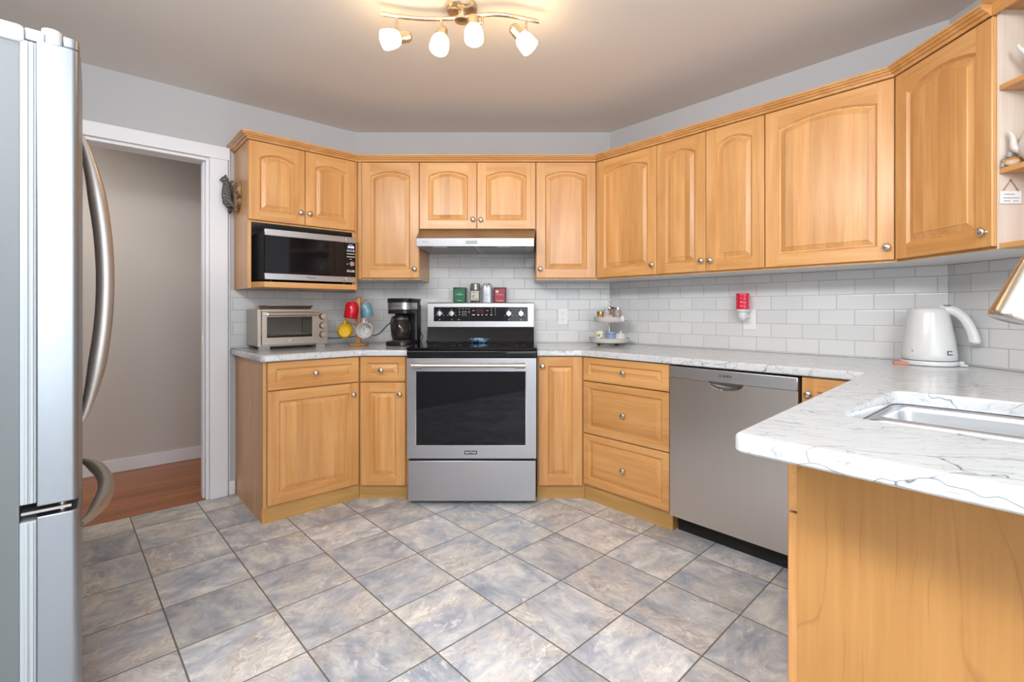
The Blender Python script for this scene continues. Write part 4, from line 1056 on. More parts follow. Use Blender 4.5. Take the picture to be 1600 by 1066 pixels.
mug('white speckled mug hanging with its rim outward on the mug tree', (0.6, 0.58, 0.55), (MX + .072, MY - .030, 1.005), (.03, -1, .06), (-.1, 0, 1), r=.052, h=.085, spots=spotted())
mug('red mug hanging upside down near the top of the mug tree', (0.50, 0.008, 0.022), (MX - .010, MY - .080, 1.192), (-.12, -.10, -1), (.3, .9, .2), r=.043, h=.105)
def marbled():
    s = NT('blue_violet_mug_glaze'); tc = s.n('TexCoord').outputs['Object']; sp = s.n('SeparateXYZ', {0: tc})
    n = s.n('TexNoise', {'Vector': tc, 'Scale': 32.0, 'Detail': 3.0}).outputs['Fac']
    k = s.math('ADD', n, s.math('MULTIPLY', sp.outputs[1], 4.5))
    s.set(color=s.ramp(k, [(.42, (0.15, 0.30, 0.38)), (.54, (0.26, 0.42, 0.50)), (.62, (0.32, 0.26, 0.42)), (.72, (0.46, 0.36, 0.46))]), rough=.18)
    return s.m
mug('blue patterned mug hanging at the upper right of the mug tree', (0.20, 0.34, 0.44), (MX + .030, MY + .045, 1.192), (.16, .05, -1), (-.9, -.3, .1), r=.040, h=.100, spots=marbled())

# ------------------------------------------------------------------ coffee maker and carafe
cm = fthing('B', 'coffee_maker', 'black drip coffee maker with a steel band beside the range', 'coffee maker', None, .415, .235, CTZ, turn=-8)
b = MB(); b.prism(round_poly([(-.092, -.135), (.080, -.135), (.088, .10), (-.080, .10)], [.05, .05, .02, .02], 6), 0, .030)
b.build('base', M['black'], cm, bevel=.006, seg=3)
MB().lathe([(.062, .0302), (.062, .034), (.056, .036), (0, .0361)], (-.004, -.055, 0), n=32).build('warming_plate', M['dkgrey'], cm)
MB().prism(round_poly([(-.080, .022), (.086, .022), (.086, .098), (-.080, .098)], .018, 5), .0302, .300).build('water_tank', M['black'], cm, bevel=.003)
b = MB()
for k in range(6): b.box(.0862, .088, .034 + k * .010, .038 + k * .010, .05, .27)
b.build('tank_ribs', M['black'], cm)
hp = round_poly([(-.082, -.118), (.076, -.118), (.084, .021), (-.082, .021)], [.05, .05, .0, .0], 8)
MB().prism(hp, .212, .240).build('filter_basket', M['black'], cm, bevel=.004)
MB().prism(offset_path(hp, .0015, True), .241, .286).build('steel_band', M['steel'], cm)
MB().prism(offset_path(hp, .004, True), .287, .300).build('head_rim', M['black'], cm, bevel=.003)
MB().prism(round_poly([(-.086, -.120), (.090, -.120), (.090, .100), (-.086, .100)], [.05, .05, .02, .02], 8), .3005, .315).build('lid', M['black'], cm, bevel=.005)
MB().lathe([(.012, 0), (.012, .006), (.010, .008), (0, .0082)], (.04, -.136, .016), (0, -1, .2), 20).build('switch', M['chrome'], cm)
lettering('BLACK+DECKER', .008, M['markd'], cm, (-.005, -.1210, .264), 'logo')
cpts = catmull([Vector(p) for p in ((.086, .06, .075), (.120, .04, .085), (.150, .030, .060), (.135, .010, .020), (.100, -.01, .006), (.120, -.06, .004), (.06, -.09, .004))])
cpts = catmull([Vector(p) for p in ((.086, .06, .070), (.098, .050, .082), (.1165, .040, .060), (.110, .030, .022), (.100, .030, .005), (.092, .090, .004), (.09, .14, .004))])
MB().tube(cpts, .003, 8).build('power_cord', M['black'], cm)
cf = fthing('B', 'coffee_carafe', 'dark glass coffee carafe with a black handle inside the coffee maker', 'carafe', None, .4075, .288, CTZ + .0365, turn=-8)
b = MB(); b.lathe([(0, .002), (.050, .000), (.058, .006), (.066, .040), (.067, .065), (.060, .105), (.047, .140), (.043, .152)], (0, 0, 0), n=36)
b.lathe([(.041, .152), (.045, .140), (.058, .105), (.065, .065), (.064, .040), (.056, .008), (.048, .004), (0, .005)], (0, 0, 0), n=36)
b.build('jug', M['smoke'], cf, angle=60)
MB().lathe([(.045, .1525), (.046, .160), (.040, .168), (.012, .172), (0, .172)], (0, 0, 0), n=32).build('jug_lid', M['black'], cf)
MB().lathe([(.0445, .136), (.049, .137), (.0475, .149), (.0445, .150)], (0, 0, 0), n=32).build('collar', M['dkgrey'], cf)
hp_ = catmull([Vector(p) for p in ((-.018, -.046, .150), (-.022, -.080, .152), (-.026, -.092, .125), (-.026, -.088, .07), (-.022, -.072, .038), (-.018, -.064, .034))])
MB().tube(hp_, .0075, 10, up=(1, 0, 0), flat=1.2).build('handle', M['black'], cf, angle=60)

# ------------------------------------------------------------------ tins and shakers on the range's back panel
TZ0 = 1.195
def rtin(fx, w_, h_, dep, label, col, dark, emblem, script):
    t = fthing('B', 'tea_tin', label, 'tin', None, fx, .062, TZ0)
    tm = P('painted_tin', col, .3); dk = P('tin_edge', dark, .35)
    MB().rbox(-w_ / 2, w_ / 2, -dep / 2, dep / 2, 0, h_ - .008, .006, 3).build('box', dk, t)
    MB().rbox(-w_ / 2 - .001, w_ / 2 + .001, -dep / 2 - .001, dep / 2 + .001, h_ - .0078, h_, .006, 3).build('lid', dk, t)
    yf = -dep / 2
    lb = MB().box(-w_ / 2 + .006, w_ / 2 - .009, yf - .001, yf, .004, h_ - .012).build('front_label', tm, t)
    b = MB(); n = 20
    for cx_, cz_, q in emblem: b.add([(cx_ + q * math.cos(2 * math.pi * k / n), yf - .0014, cz_ + q * .8 * math.sin(2 * math.pi * k / n)) for k in range(n)], [tuple(range(n))])
    if emblem: b.build('emblem', P('tin_emblem', (0.10, 0.22, 0.12) if col[1] > col[0] else (0.75, 0.66, 0.58), .4), lb)
    lettering('TWININGS', .0115, P('tin_lettering', (0.60, 0.68, 0.62) if col[1] > col[0] else (0.78, 0.58, 0.55), .4), lb, (-.001, yf - .0018, h_ * .52), sx=.95)
    lettering(script, .0130, P('tin_script', (0.80, 0.78, 0.55), .4), lb, (.0, yf - .0018, .014), 'script')
    return t
rtin(.7745, .090, .108, .060, 'green tea tin with pale lettering on the range back panel', (0.002, 0.145, 0.060), (0.004, 0.030, 0.018), [(0, .062, .014)], 'Decaf')
rtin(1.0615, .086, .108, .060, 'red tea tin with pale lettering on the range back panel', (0.40, 0.018, 0.045), (0.07, 0.004, 0.010), [(-.020, .078, .011)], 'Breakfast')
pg = fthing('B', 'spice_grinder', 'glass spice grinder with a pale label between the tins', 'grinder', None, .883, .055, TZ0)
b = MB(); b.rbox(-.031, .031, -.031, .031, 0, .088, .007, 4); b.build('jar', P('peppercorn_glass', (0.10, 0.075, 0.06), .1), pg, bevel=.002)
MB().box(-.028, .028, -.0322, -.0312, .016, .084).build('paper_label', P('cream_label', (0.62, 0.58, 0.47), .5), pg)
b = MB(); b.add([(-.018, -.0326, .040), (-.014, -.0326, .037), (-.004, -.0326, .052), (-.008, -.0326, .056)], [(0, 1, 2, 3)]); b.rbox(.010, .018, -.0326, -.0323, .021, .029, .003, 3, 0, 'y')
for z in (.076, .070, .030, .024): b.box(-.020, .006, -.0326, -.0323, z, z + .0018)
b.build('label_print', M['markd'], pg)
b = MB(); n = 40
def kn(r, z): return [((r + (.0012 if k % 2 else 0)) * math.cos(2 * math.pi * k / n), (r + (.0012 if k % 2 else 0)) * math.sin(2 * math.pi * k / n), z) for k in range(n)]
b.loft([kn(.031, .0885), kn(.034, .092), kn(.034, .132), kn(.029, .138)], True, True, True); b.build('grinder_cap', P('grey_grinder_cap', (0.34, 0.31, 0.28), .25, 0.6), pg)
fs = fthing('B', 'salt_shaker', 'tall pale grey shaker tin next to the red tea tin', 'shaker', None, .968, .055, TZ0)
b = MB(); b.loft([ringbox(-.036, .036, -.026, .026, 0, .018), ringbox(-.036, .036, -.026, .026, .10, .018), ringbox(-.034, .034, -.024, .024, .118, .018), ringbox(-.027, .027, -.020, .020, .136, .016), ringbox(-.022, .022, -.017, .017, .139, .014)], True, True, True)
b.build('can', P('pale_grey_tin', (0.50, 0.52, 0.55), .3, .2), fs, angle=40)
b = MB()
for x, z, q in ((.013, .131, .005), (-.001, .121, .005), (-.001, .110, .004)): b.lathe([(q, 0), (q * .8, .001), (0, .0012)], (x, -.0262 if z < .119 else -.0245 + (z - .118) * .2, z), (0, -1, 0), 14)
b.build_split('hole', M['markd'], fs)
b = MB()
for z, w_ in ((.095, .020), (.080, .012), (.066, .034), (.055, .030), (.050, .036)): b.box(-w_ / 2, w_ / 2, -.0265, -.0261, z, z + .002)
b.build('print', P('grey_print', (0.30, 0.32, 0.36), .5), fs)

# spoon rest on the cooktop
sr = fthing('B', 'spoon_rest', 'blue glazed spoon rest at the back of the black cooktop', 'dish', None, .931, .27, .9222)
b = MB(); n = 32
def fan(r, z, y0=0.0): return [((r * 1.9) * math.cos(2 * math.pi * k / n) * (1.0 - .25 * math.sin(2 * math.pi * k / n) * -1), y0 + r * .95 * math.sin(2 * math.pi * k / n) + .002 * math.cos(16 * math.pi * k / n), z + .004 * (1 if r > .03 else 0) * math.sin(2 * math.pi * k / n)) for k in range(n)]
b.loft([fan(.020, 0), fan(.030, .008), fan(.036, .024), fan(.0345, .0245), fan(.028, .010), fan(.016, .004)], True, True, True)
sm = NT('blue_mottled_glaze'); tcn = sm.n('TexCoord').outputs['Object']
nz_ = sm.n('TexNoise', {'Vector': tcn, 'Scale': 45.0, 'Detail': 3.0}).outputs['Fac']
sm.set(color=sm.ramp(nz_, [(.35, (0.015, 0.03, 0.13)), (.52, (0.05, 0.14, 0.30)), (.64, (0.35, 0.50, 0.62))]), rough=.12)
b.build('dish', sm.m, sr, angle=60)

# ------------------------------------------------------------------ two-tier tray and what stands on it
TX, TY = .592, 3.285
tt = thing('tiered_tray', 'white two-tier serving tray in the corner of the long worktop', 'tray stand', (TX, TY, CTZ))
CW = P('cream_painted_metal', (0.62, 0.59, 0.55), .4)
def scal(r, z, n=72, a=.0016): return [((r + a * math.cos(36 * 2 * math.pi * k / n)) * math.cos(2 * math.pi * k / n), (r + a * math.cos(36 * 2 * math.pi * k / n)) * math.sin(2 * math.pi * k / n), z) for k in range(n)]
b = MB(); b.loft([scal(.105, .014, a=0), scal(.128, .022, a=0), scal(.137, .046, a=0), scal(.139, .050), scal(.136, .050), scal(.126, .026, a=0), scal(.10, .020, a=0)], True, True, True); b.build('lower_tier', CW, tt, angle=50)
b = MB(); b.loft([scal(.090, .154, a=0), scal(.096, .158), scal(.102, .190), scal(.100, .1905), scal(.094, .163), scal(.086, .160, a=0)], True, True, True); b.build('upper_tier', CW, tt, angle=50)
b = MB(); b.lathe([(.010, .020), (.006, .03), (.005, .08), (.008, .09), (.005, .10), (.005, .153)], (0, 0, 0), n=16); b.lathe([(.006, .16), (.005, .20), (.007, .25), (.010, .27), (.006, .285), (.006, .300), (.013, .306), (.013, .314), (0, .318)], (0, 0, 0), n=16)
b.build('centre_post', CW, tt, angle=50)
b = MB()
for k in range(4): a = math.pi / 4 + k * math.pi / 2; b.lathe([(.010, 0), (.012, .004), (.008, .013)], (.085 * math.cos(a), .085 * math.sin(a), 0), n=12)
b.build_split('foot', P('dull_brown_foot', (0.25, 0.20, 0.16), .5), tt)
z1, z2 = CTZ + .0205, CTZ + .1605
def pot(name, label, cat, x, y, z, prof, mat, group=None, n=28):
    t = thing(name, label, cat, (x, y, z), 0, group); MB().lathe(prof, (0, 0, 0), n=n).build('body', mat, t, angle=50); return t
def floral():
    s = NT('floral_print_ceramic'); tc = s.n('TexCoord').outputs['Object']
    vo = s.n('TexVoronoi', {'Vector': tc, 'Scale': 55.0}); n = s.n('TexNoise', {'Vector': tc, 'Scale': 40.0, 'Detail': 2.0}).outputs['Fac']
    sp = s.n('SeparateXYZ', {0: vo.outputs['Color']})
    c = s.ramp(sp.outputs[0], [(0, (0.70, 0.68, 0.60)), (.45, (0.60, 0.60, 0.12)), (.62, (0.16, 0.28, 0.10)), (.78, (0.30, 0.14, 0.24)), (.9, (0.72, 0.70, 0.64))], 'CONSTANT')
    s.set(color=s.mix(s.ramp(n, [(.46, (0, 0, 0)), (.54, (1, 1, 1))]), (0.70, 0.68, 0.62), c), rough=.25); return s.m
cup = [(.024, 0), (.027, .003), (.030, .03), (.032, .076), (.030, .0765), (.028, .03), (.022, .006), (0, .005)]
fc = pot('floral_cup', 'cup with a yellow and green floral print on the lower tier', 'cup', .517, 3.232, z1, cup, floral())
bc = pot('blue_cup', 'pale blue patterned cup in the middle of the lower tier', 'cup', .589, 3.214, z1, [(.026, 0), (.030, .004), (.0345, .04), (.034, .072), (.032, .0725), (.031, .04), (.025, .008), (0, .006)], P('pale_blue_glaze', (0.27, 0.36, 0.52), .3))
MB().lathe([(.0346, .052), (.0352, .053), (.0352, .066), (.0346, .067)], (0, 0, 0), n=28).build('band', P('deeper_blue_band', (0.20, 0.27, 0.42), .3), bc)
sb = thing('sugar_bowl', 'white lidded sugar bowl at the right of the lower tier', 'bowl', (.660, 3.236, z1))
MB().lathe([(.020, 0), (.023, .003), (.034, .022), (.035, .034), (.031, .043)], (0, 0, 0), n=28).build('bowl', M['white'], sb, angle=60)
MB().lathe([(.033, .0432), (.030, .050), (.018, .060), (.006, .064), (.0085, .070), (.006, .075), (0, .076)], (0, 0, 0), n=28).build('lid', M['white'], sb, angle=60)
pk = thing('sugar_packet', 'pale folded sugar packet leaning between the blue cup and the sugar bowl', 'packet', (.626, 3.205, z1), R(25))
b = MB(); b.add([(-.020, -.004, 0), (.020, -.004, 0), (.020, .004, 0), (-.020, .004, 0), (-.020, .012, .060), (.020, .012, .060), (.020, .014, .060), (-.020, .014, .060)], [(0, 3, 2, 1), (4, 5, 6, 7), (0, 1, 5, 4), (1, 2, 6, 5), (2, 3, 7, 6), (3, 0, 4, 7)]); b.build('paper', P('lilac_white_paper', (0.60, 0.60, 0.68), .5), pk)
gj = pot('spice_jar', 'small spice jar with a gold lid on the upper tier', 'jar', .528, 3.262, z2, [(.021, 0), (.0225, .002), (.0225, .044), (.019, .048)], P('amber_contents', (0.42, 0.20, 0.12), .25))
MB().lathe([(.0235, .0482), (.0235, .066), (.022, .068), (0, .0682)], (0, 0, 0), n=28).build('lid', P('gold_lid', (0.50, 0.36, 0.15), .3, .9), gj)
pb = thing('small_box', 'small pink box at the front of the upper tier holding spoons', 'box', (.575, 3.222, z2), R(-8))
b = MB()
for a in ((-.026, .026, -.014, -.012), (-.026, .026, .012, .014), (-.026, -.024, -.012, .012), (.024, .026, -.012, .012)): b.box(a[0], a[1], a[2], a[3], 0, .044)
b.box(-.024, .024, -.012, .012, 0, .002); b.build('box_walls', P('pink_card', (0.58, 0.38, 0.32), .5), pb)
def spoon(label, x, y, lean, r, L):
    t = thing('tea_spoon', label, 'spoon', (x, y, z2 + .004), 0, 'spoons on the upper tier')
    top = Vector((lean * L, .004, L))
    b = MB(); b.tube([Vector((0, 0, 0)), top * .45, top * .72], .0022, 8); b.build('handle', M['chrome'], t)
    MB().sphere(tuple(top * .86), r, 16, 0, (1, .35, 1.35)).build('spoon_bowl', P('dull_spoon_steel', (0.30, 0.29, 0.28), .2, 1.0), t); return t
spoon('dark slim spoon leaning left out of the pink box', .566, 3.222, -.24, .008, .092)
spoon('larger steel spoon standing upright in the pink box', .585, 3.221, -.02, .0125, .098)
mj = pot('mason_jar', 'clear jar of brown sticks with a silver lid on the upper tier', 'jar', .643, 3.262, z2, [(.027, 0), (.030, .003), (.030, .062), (.022, .074), (.022, .080)], P('jar_glass', (0.34, 0.28, 0.24), .12))
MB().lathe([(.0245, .0802), (.0245, .094), (.022, .096), (0, .0962)], (0, 0, 0), n=28).build('lid', M['chrome'], mj)
rj = pot('spice_jar', 'small spice jar with a dark red lid behind the spoons', 'jar', .618, 3.315, z2, [(.018, 0), (.019, .002), (.019, .082)], P('clear_spice_glass', (0.45, 0.38, 0.34), .2))
MB().lathe([(.0195, .0822), (.0195, .098), (0, .0985)], (0, 0, 0), n=28).build('lid', P('dark_red_lid', (0.13, 0.02, 0.025), .35), rj)
cr_ = pot('cream_jug', 'tiny white jug at the right edge of the upper tier', 'jug', .667, 3.2145, z2, [(.012, 0), (.0165, .006), (.0175, .022), (.013, .034), (.0155, .040), (.013, .040), (.010, .034), (0, .012)], M['white'])
MB().tube([Vector((.015, 0, .033)), Vector((.026, .0, .034)), Vector((.027, 0, .018)), Vector((.0165, 0, .010))], .0022, 8).build('handle', M['white'], cr_)

# ------------------------------------------------------------------ sockets and plug-in warmer
def outlet(fr, x, z, label):
    t = fthing(fr, 'wall_outlet', label, 'outlet', 'white duplex outlets', x, .0062, z)
    MB().rbox(-.036, .036, -.005, 0, -.058, .058, .004, 3, 0, 'y').build('cover_plate', M['whitep'], t, bevel=.0015)
    for s_ in (.020, -.020):
        b = MB(); b.rbox(-.0165, .0165, -.0065, -.0051, s_ - .0145, s_ + .0145, .008, 4, 0, 'y'); so = b.build('socket', M['whitep'], t)
        b = MB(); b.box(-.0075, -.0055, -.0068, -.0064, s_ - .002, s_ + .007); b.box(.0055, .0075, -.0068, -.0064, s_ - .001, s_ + .006); b.lathe([(.0026, 0), (0, .0004)], (0, -.0064, s_ - .008), (0, -1, 0), 12); b.build('slots', M['markd'], so)
    return t
outlet('B', 1.5175, 1.0935, 'white wall outlet on the tiles left of the tiered tray')
outlet('R', .9985, 1.0870, 'white wall outlet holding the red plug-in night light')
nl = fthing('R', 'night_light', 'red glass plug-in night light in the outlet on the right wall', 'night light', None, .985, .0690, 1.082)
b = MB(); b.lathe([(.010, 0), (.022, .012), (.025, .030), (.024, .046), (.034, .052), (.0355, .062), (.030, .064)], (0, 0, 0), n=28); b.build('holder', M['white'], nl, angle=40)
MB().box(-.012, .020, .018, .0600, .012, .040).build('plug', M['white'], nl, bevel=.003)
b = MB(); n = 56; loops = []
for k in range(41):
    z = .0645 + .090 * k / 40
    lp = []
    for i in range(n):
        a = 2 * math.pi * i / n
        g = abs(math.sin(7 * a)) ** .5 * abs(math.sin(math.pi * 4 * k / 40)) ** .5
        r_ = .0325 + .0035 * g; lp.append((r_ * math.cos(a), r_ * math.sin(a), z))
    loops.append(lp)
b.loft(loops, True, True, False)
b.loft([loops[-1], [(p[0] * .9, p[1] * .9, p[2]) for p in loops[-1]], [(p[0] * .9, p[1] * .9, p[2] - .02) for p in loops[-1]]], True, False, True)
b.build('glass_shade', P('ruby_glass', (0.48, 0.006, 0.030), .10, coat=.5, emit=(0.9, 0.02, 0.05), es=.12), nl, angle=80)

# ------------------------------------------------------------------ kettle
KX, KY = 1.768, 2.098
kt = thing('electric_kettle', 'white plastic electric kettle in the corner of the worktop', 'kettle', (KX, KY, CTZ), math.atan2(-.78, .62))
b = MB(); b.lathe([(.094, 0), (.098, .003), (.099, .014), (.096, .020)], (0, 0, 0), n=44); b.build('power_base', M['white'], kt, angle=40)
n = 44
def kl(r, z, sp=0.0, dx=0.0):
    return [(dx + r * math.cos(2 * math.pi * k / n) - sp * max(0, -math.cos(2 * math.pi * k / n)) ** 8, r * math.sin(2 * math.pi * k / n), z) for k in range(n)]
b = MB(); b.loft([kl(.091, .0215), kl(.0955, .026), kl(.0945, .050), kl(.0865, .120), kl(.0765, .180, .002), kl(.069, .222, .006), kl(.066, .236, .010), kl(.060, .243, .008), kl(.040, .247), kl(.01, .248)], True, True, True)
b.build('jug', M['white'], kt, angle=60)
MB().lathe([(.0925, .0202), (.0925, .0216)], (0, 0, 0), n=44).build('base_seam', M['dkgrey'], kt)
hpts = catmull([Vector(p) for p in ((.040, 0, .238), (.080, 0, .234), (.112, 0, .205), (.134, 0, .160), (.146, 0, .112), (.146, 0, .095))])
nh = len(hpts); MB().tube(hpts, [.022 - .004 * math.sin(math.pi * k / (nh - 1)) if k < nh - 4 else (.017, .0155, .012, .006)[k - nh + 4] for k in range(nh)], 16, up=(0, 1, 0), flat=.95).build('handle', M['white'], kt, angle=70)
b = MB(); b.rbox(.048, .074, -.012, .012, .2495, .2575, .006, 3); b.build('lid_button', M['dkgrey'], kt, bevel=.002)
b = MB()
def onjug(a, z, r): return (r * math.cos(a), r * math.sin(a), z)
kv = math.atan2(-KY, -KX) - kt.rotation_euler.z
for a0, a1, z0, z1_ in ((.66, .92, .062, .066), (.66, .92, .048, .052), (.66, .71, .048, .066)):
    q = [onjug(kv + a0 + (a1 - a0) * k / 4, z, .0955 - (z - .050) * .115 + .0004) for z in (z0, z1_) for k in range(5)]
    b.add(q, [(k, k + 1, 6 + k, 5 + k) for k in range(4)])
b.build('logo', M['dkgrey'], kt)
b = MB(); b.sphere(onjug(kv - .62, .062, .0930), .004, 10); b.build('indicator', M['grey'], kt)
b = MB(); b.tube(catmull([Vector(p) for p in ((.094, .02, .008), (.108, .030, .010), (.112, .010, .006), (.125, -.005, .006), (.112, -.016, .006), (.103, -.008, .007))]), .0045, 8); b.box(.098, .112, .012, .026, .001, .020); b.build('power_cord', M['white'], kt)
pd = thing('pot_holder', 'small coral folded cloth on the worktop beside the kettle', 'cloth', (1.664, 2.118, CTZ), R(-35))
b = MB(); b.rbox(-.030, .026, -.028, .028, 0, .006, .008, 4); b.rbox(-.028, .024, -.026, .020, .0062, .012, .008, 4); b.build('cloth', P('coral_cloth', (0.62, 0.28, 0.20), .8), pd, bevel=.002)

# ------------------------------------------------------------------ faucet
fb = Vector((1.215, .905))
fa = thing('faucet', 'brushed nickel pull-down faucet arching over the sink', 'faucet', (fb.x, fb.y, CTZ))
FN = steel('faucet_nickel', (0.55, 0.50, 0.44), .24, 'z', .06)
tip = Vector((.937, .930, 1.122)); tp = Vector((.989, .921, 1.262))
def rel(v): return v - Vector((fb.x, fb.y, CTZ))
ax = (tp - tip).normalized()
b = MB(); b.lathe([(0, .002), (.026, .001), (.0305, 0), (.0318, .003), (.0315, .010), (.0245, .070), (.0200, .108), (.0195, .116)], rel(tip), ax, 36); b.build('spray_head', FN, fa, angle=40)
b = MB(); b.lathe([(.0185, .1165), (.0190, .118), (.0165, .165), (.0155, .172)], rel(tip), ax, 32); b.build('spray_collar', FN, fa, angle=40)
e = tip + ax * .172
ar = catmull([rel(e), rel(e + ax * .06), rel(Vector((1.070, .915, 1.425))), rel(Vector((1.150, .908, 1.430))), rel(Vector((1.208, .905, 1.350))), Vector((0, 0, .30)), Vector((0, 0, .06))])
b = MB(); b.tube(ar, .0135, 16); b.build('spout', FN, fa, angle=70)
MB().lathe([(.030, 0), (.030, .006), (.024, .012), (.022, .10), (.016, .110)], (0, 0, 0), n=32).build('base', FN, fa, angle=40)
MB().cyl((0, 0, .07), (.05, -.05, .10), .007, .006, 12).build('lever', FN, fa)

# ------------------------------------------------------------------ things on the open shelves
def teapot(label, c, zs, tipv, col, r=.062):
    t = thing('teapot', label, 'teapot', (c[0], c[1], zs), 0, 'teapots on the open shelves')
    mm = P('glazed_teapot', col, .15)
    MB().lathe([(r * .6, 0), (r * .65, .003), (r * .98, .035), (r, .065), (r * .85, .095), (r * .5, .112)], (0, 0, 0), n=36).build('pot', mm, t, angle=60)
    MB().lathe([(r * .52, .1122), (r * .4, .122), (.006, .128), (.011, .138), (.008, .146), (0, .148)], (0, 0, 0), n=28).build('lid', mm, t, angle=60)
    tp_ = Vector(tipv) - Vector((c[0], c[1], zs)); dxy = Vector((tp_.x, tp_.y, 0)).normalized()
    p = catmull([dxy * (r * .80) + Vector((0, 0, .045)), dxy * (r * 1.08) + Vector((0, 0, .060)), tp_ * .90 + Vector((0, 0, -.010)), tp_])
    k = len(p); MB().tube(p, [.015 - .011 * i / (k - 1) for i in range(k)], 12).build('spout', mm, t, angle=60)
    p = [-dxy * (r * .92 + .034 * math.sin(a)) + Vector((0, 0, .064 + .032 * math.cos(a))) for a in [math.pi * i / 12 for i in range(13)]]
    MB().tube(p, .006, 10).build('handle', mm, t, angle=60); return t
teapot('white teapot on the middle open shelf', (1.648, 1.512), SHELFZ[1] + .0185, (1.584, 1.570, 1.722), (0.66, 0.62, 0.57), .068)
teapot('pale teapot with a thin spout on the top open shelf', (1.662, 1.480), SHELFZ[2] + .0185, (1.590, 1.548, 1.992), (0.66, 0.66, 0.62), .055)
fgn = thing('bird_figurine', 'small brown and white bird figurine at the front of the middle open shelf', 'figurine', (1.5880, 1.5650, SHELFZ[1] + .0185), R(-35))
BR = NT('brown_white_figurine'); tcn = BR.n('TexCoord').outputs['Object']; spz = BR.n('SeparateXYZ', {0: tcn})
nn_ = BR.n('TexNoise', {'Vector': tcn, 'Scale': 90.0}).outputs['Fac']
BR.set(color=BR.ramp(BR.math('ADD', BR.math('MULTIPLY', spz.outputs[2], 22.0), BR.math('MULTIPLY', nn_, .4)), [(.40, (0.60, 0.48, 0.38)), (.62, (0.45, 0.22, 0.06)), (.95, (0.20, 0.12, 0.06))]), rough=.4)
b = MB(); b.sphere((0, 0, .016), .0165, 18, 0, (1.25, .72, .95)); b.sphere((.019, 0, .030), .0075, 14, 0, (1, .9, 1)); b.tube([(-.014, 0, .018), (-.026, 0, .024)], [.006, .003], 8); b.build('bird_body', BR.m, fgn, angle=70)
b = MB(); b.lathe([(.007, .030), (.008, .034), (.0065, .045), (0, .046)], (-.006, 0, 0), n=14); b.cyl((-.022, .0, 0), (-.022, 0, .014), .005, n=10); b.build('stump', M['grey'], fgn)
pl = fthing('S', 'hanging_plaque', 'small white plaque hung by a string on the side of the open shelves', 'plaque', None, .5665, .3020, 1.511, turn=90)
# local axes after the turn: x runs along the panel, y out of it
b = MB(); b.box(-.034, .034, -.005, -.0005, -.021, .021); bo = b.build('board', P('white_washed_board', (0.84, 0.84, 0.84), .5), pl, bevel=.001)
b = MB()
for z, a0, a1 in ((.010, -.026, .012), (-.002, -.030, .030), (-.012, -.028, -.004), (-.012, .006, .026)): b.box(a0 * .9, a1 * .9, -.0054, -.0051, z - .0014, z + .0014)
b.build('script', P('grey_plaque_script', (0.36, 0.36, 0.42), .6), bo)
b = MB(); b.tube([Vector((-.026, -.003, .021)), Vector((0, -.003, .058)), Vector((.026, -.003, .021))], .0014, 6); b.cyl((0, -.0003, .058), (0, -.006, .058), .0020, n=8); b.build('string', P('tan_string', (0.30, 0.18, 0.10), .8), pl)

# ------------------------------------------------------------------ climbing-cat ornament on the cabinet side
co = fthing('L', 'cat_ornament', 'climbing tabby cat ornament on a slab of log on the microwave cabinet side', 'ornament', None, -.7768, .125, 1.745)
BK = NT('bark_and_wood'); tcn = BK.n('TexCoord').outputs['Object']
nb = BK.n('TexNoise', {'Vector': tcn, 'Scale': 35.0, 'Detail': 5.0}).outputs['Fac']
BK.set(color=BK.ramp(nb, [(.35, (0.07, 0.03, 0.012)), (.5, (0.30, 0.17, 0.08)), (.68, (0.46, 0.31, 0.18))]), rough=.8, normal=BK.bump(nb, .5, .004))
b = MB(); n = 22; lp = []
for k in range(n):
    a = 2 * math.pi * k / n; q = 1 + .07 * math.sin(3 * a + 1) + .04 * math.sin(7 * a)
    lp.append((.068 * q * math.cos(a), .083 + .090 * q * math.sin(a)))
b.loft([[(-.001, y, z) for y, z in lp], [(-.018, y * 1.0, z) for y, z in lp], [(-.024, y * .88, .083 + (z - .083) * .9) for y, z in lp]], True, True, True); b.build('log_slab', BK.m, co, angle=50)
CT = NT('tabby_fur'); tcn = CT.n('TexCoord').outputs['Object']
wv_ = CT.n('TexWave', {'Vector': tcn, 'Scale': 22.0, 'Distortion': 14.0, 'Detail': 4.0}, bands_direction='Z').outputs['Fac']
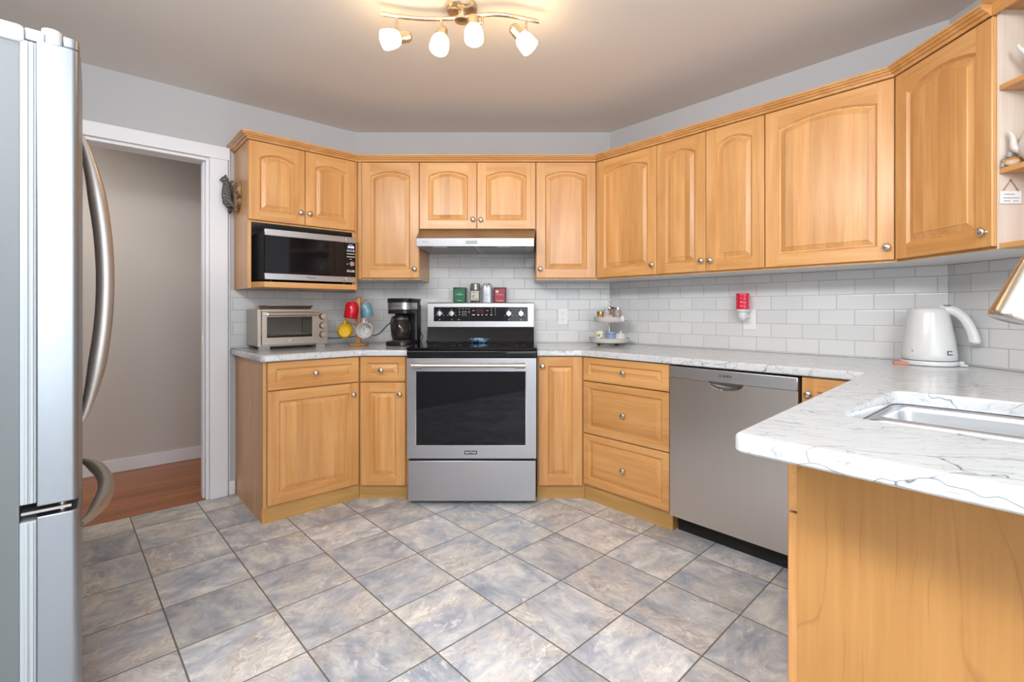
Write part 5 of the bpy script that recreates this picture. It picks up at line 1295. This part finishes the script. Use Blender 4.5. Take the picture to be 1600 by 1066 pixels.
CT.set(color=CT.ramp(wv_, [(.25, (0.060, 0.052, 0.048)), (.55, (0.125, 0.115, 0.105)), (.85, (0.20, 0.185, 0.17))]), rough=.75)
b = MB(); cy = .045
b.tube([(-.036, cy, .020), (-.050, cy, .045), (-.054, cy + .004, .085), (-.052, cy + .012, .125), (-.050, cy + .016, .155), (-.054, cy + .018, .172)], [.018, .026, .027, .025, .021, .016], 16, up=(0, 1, 0))
b.sphere((-.060, cy + .022, .186), .0205, 16, 0, (1.0, .95, .95)); b.sphere((-.079, cy + .024, .180), .008, 12)
for s_ in (-1, 1):
    b.lathe([(.008, 0), (.004, .012), (0, .017)], (-.058, cy + .022 + .012 * s_, .199), (0, .3 * s_, 1), 8)
    b.tube([(-.050, cy + .016 + .014 * s_, .145), (-.038, cy + .014 + .026 * s_, .165), (-.024, cy + .014 + .026 * s_, .176)], [.010, .008, .007], 10)
    b.tube([(-.048, cy + .016 * s_, .045), (-.036, cy + .034 * s_, .040), (-.024, cy + .034 * s_, .018)], [.015, .011, .008], 10)
b.tube(catmull([Vector(p) for p in ((-.038, cy, .020), (-.045, cy - .002, -.002), (-.034, cy + .02, -.012), (-.024, cy + .045, .004))]), .006, 10)
b.build('cat', CT.m, co, angle=70)
b = MB()
for s_ in (-1, 1): b.sphere((-.0765, cy + .0225 + .0085 * s_, .190), .0030, 8)
b.build_split('eye', M['black'], co)

# ------------------------------------------------------------------ put every Empty at the base of its thing
bpy.context.view_layer.update()
for e in [o for o in SC.objects if o.type == 'EMPTY' and o.parent is None and o.children]:
    lo_v = Vector((1e9,) * 3); hi_v = Vector((-1e9,) * 3); inv = e.matrix_world.inverted()
    for ch in e.children_recursive:
        if ch.type != 'MESH': continue
        mt_ = inv @ ch.matrix_world
        for c in ch.bound_box:
            p = mt_ @ Vector(c); lo_v = Vector(map(min, lo_v, p)); hi_v = Vector(map(max, hi_v, p))
    c = Vector(((lo_v.x + hi_v.x) / 2, (lo_v.y + hi_v.y) / 2, lo_v.z))
    rot = e.rotation_euler.to_matrix()
    e.location = e.location + rot @ c
    for ch in e.children: ch.location = ch.location - c
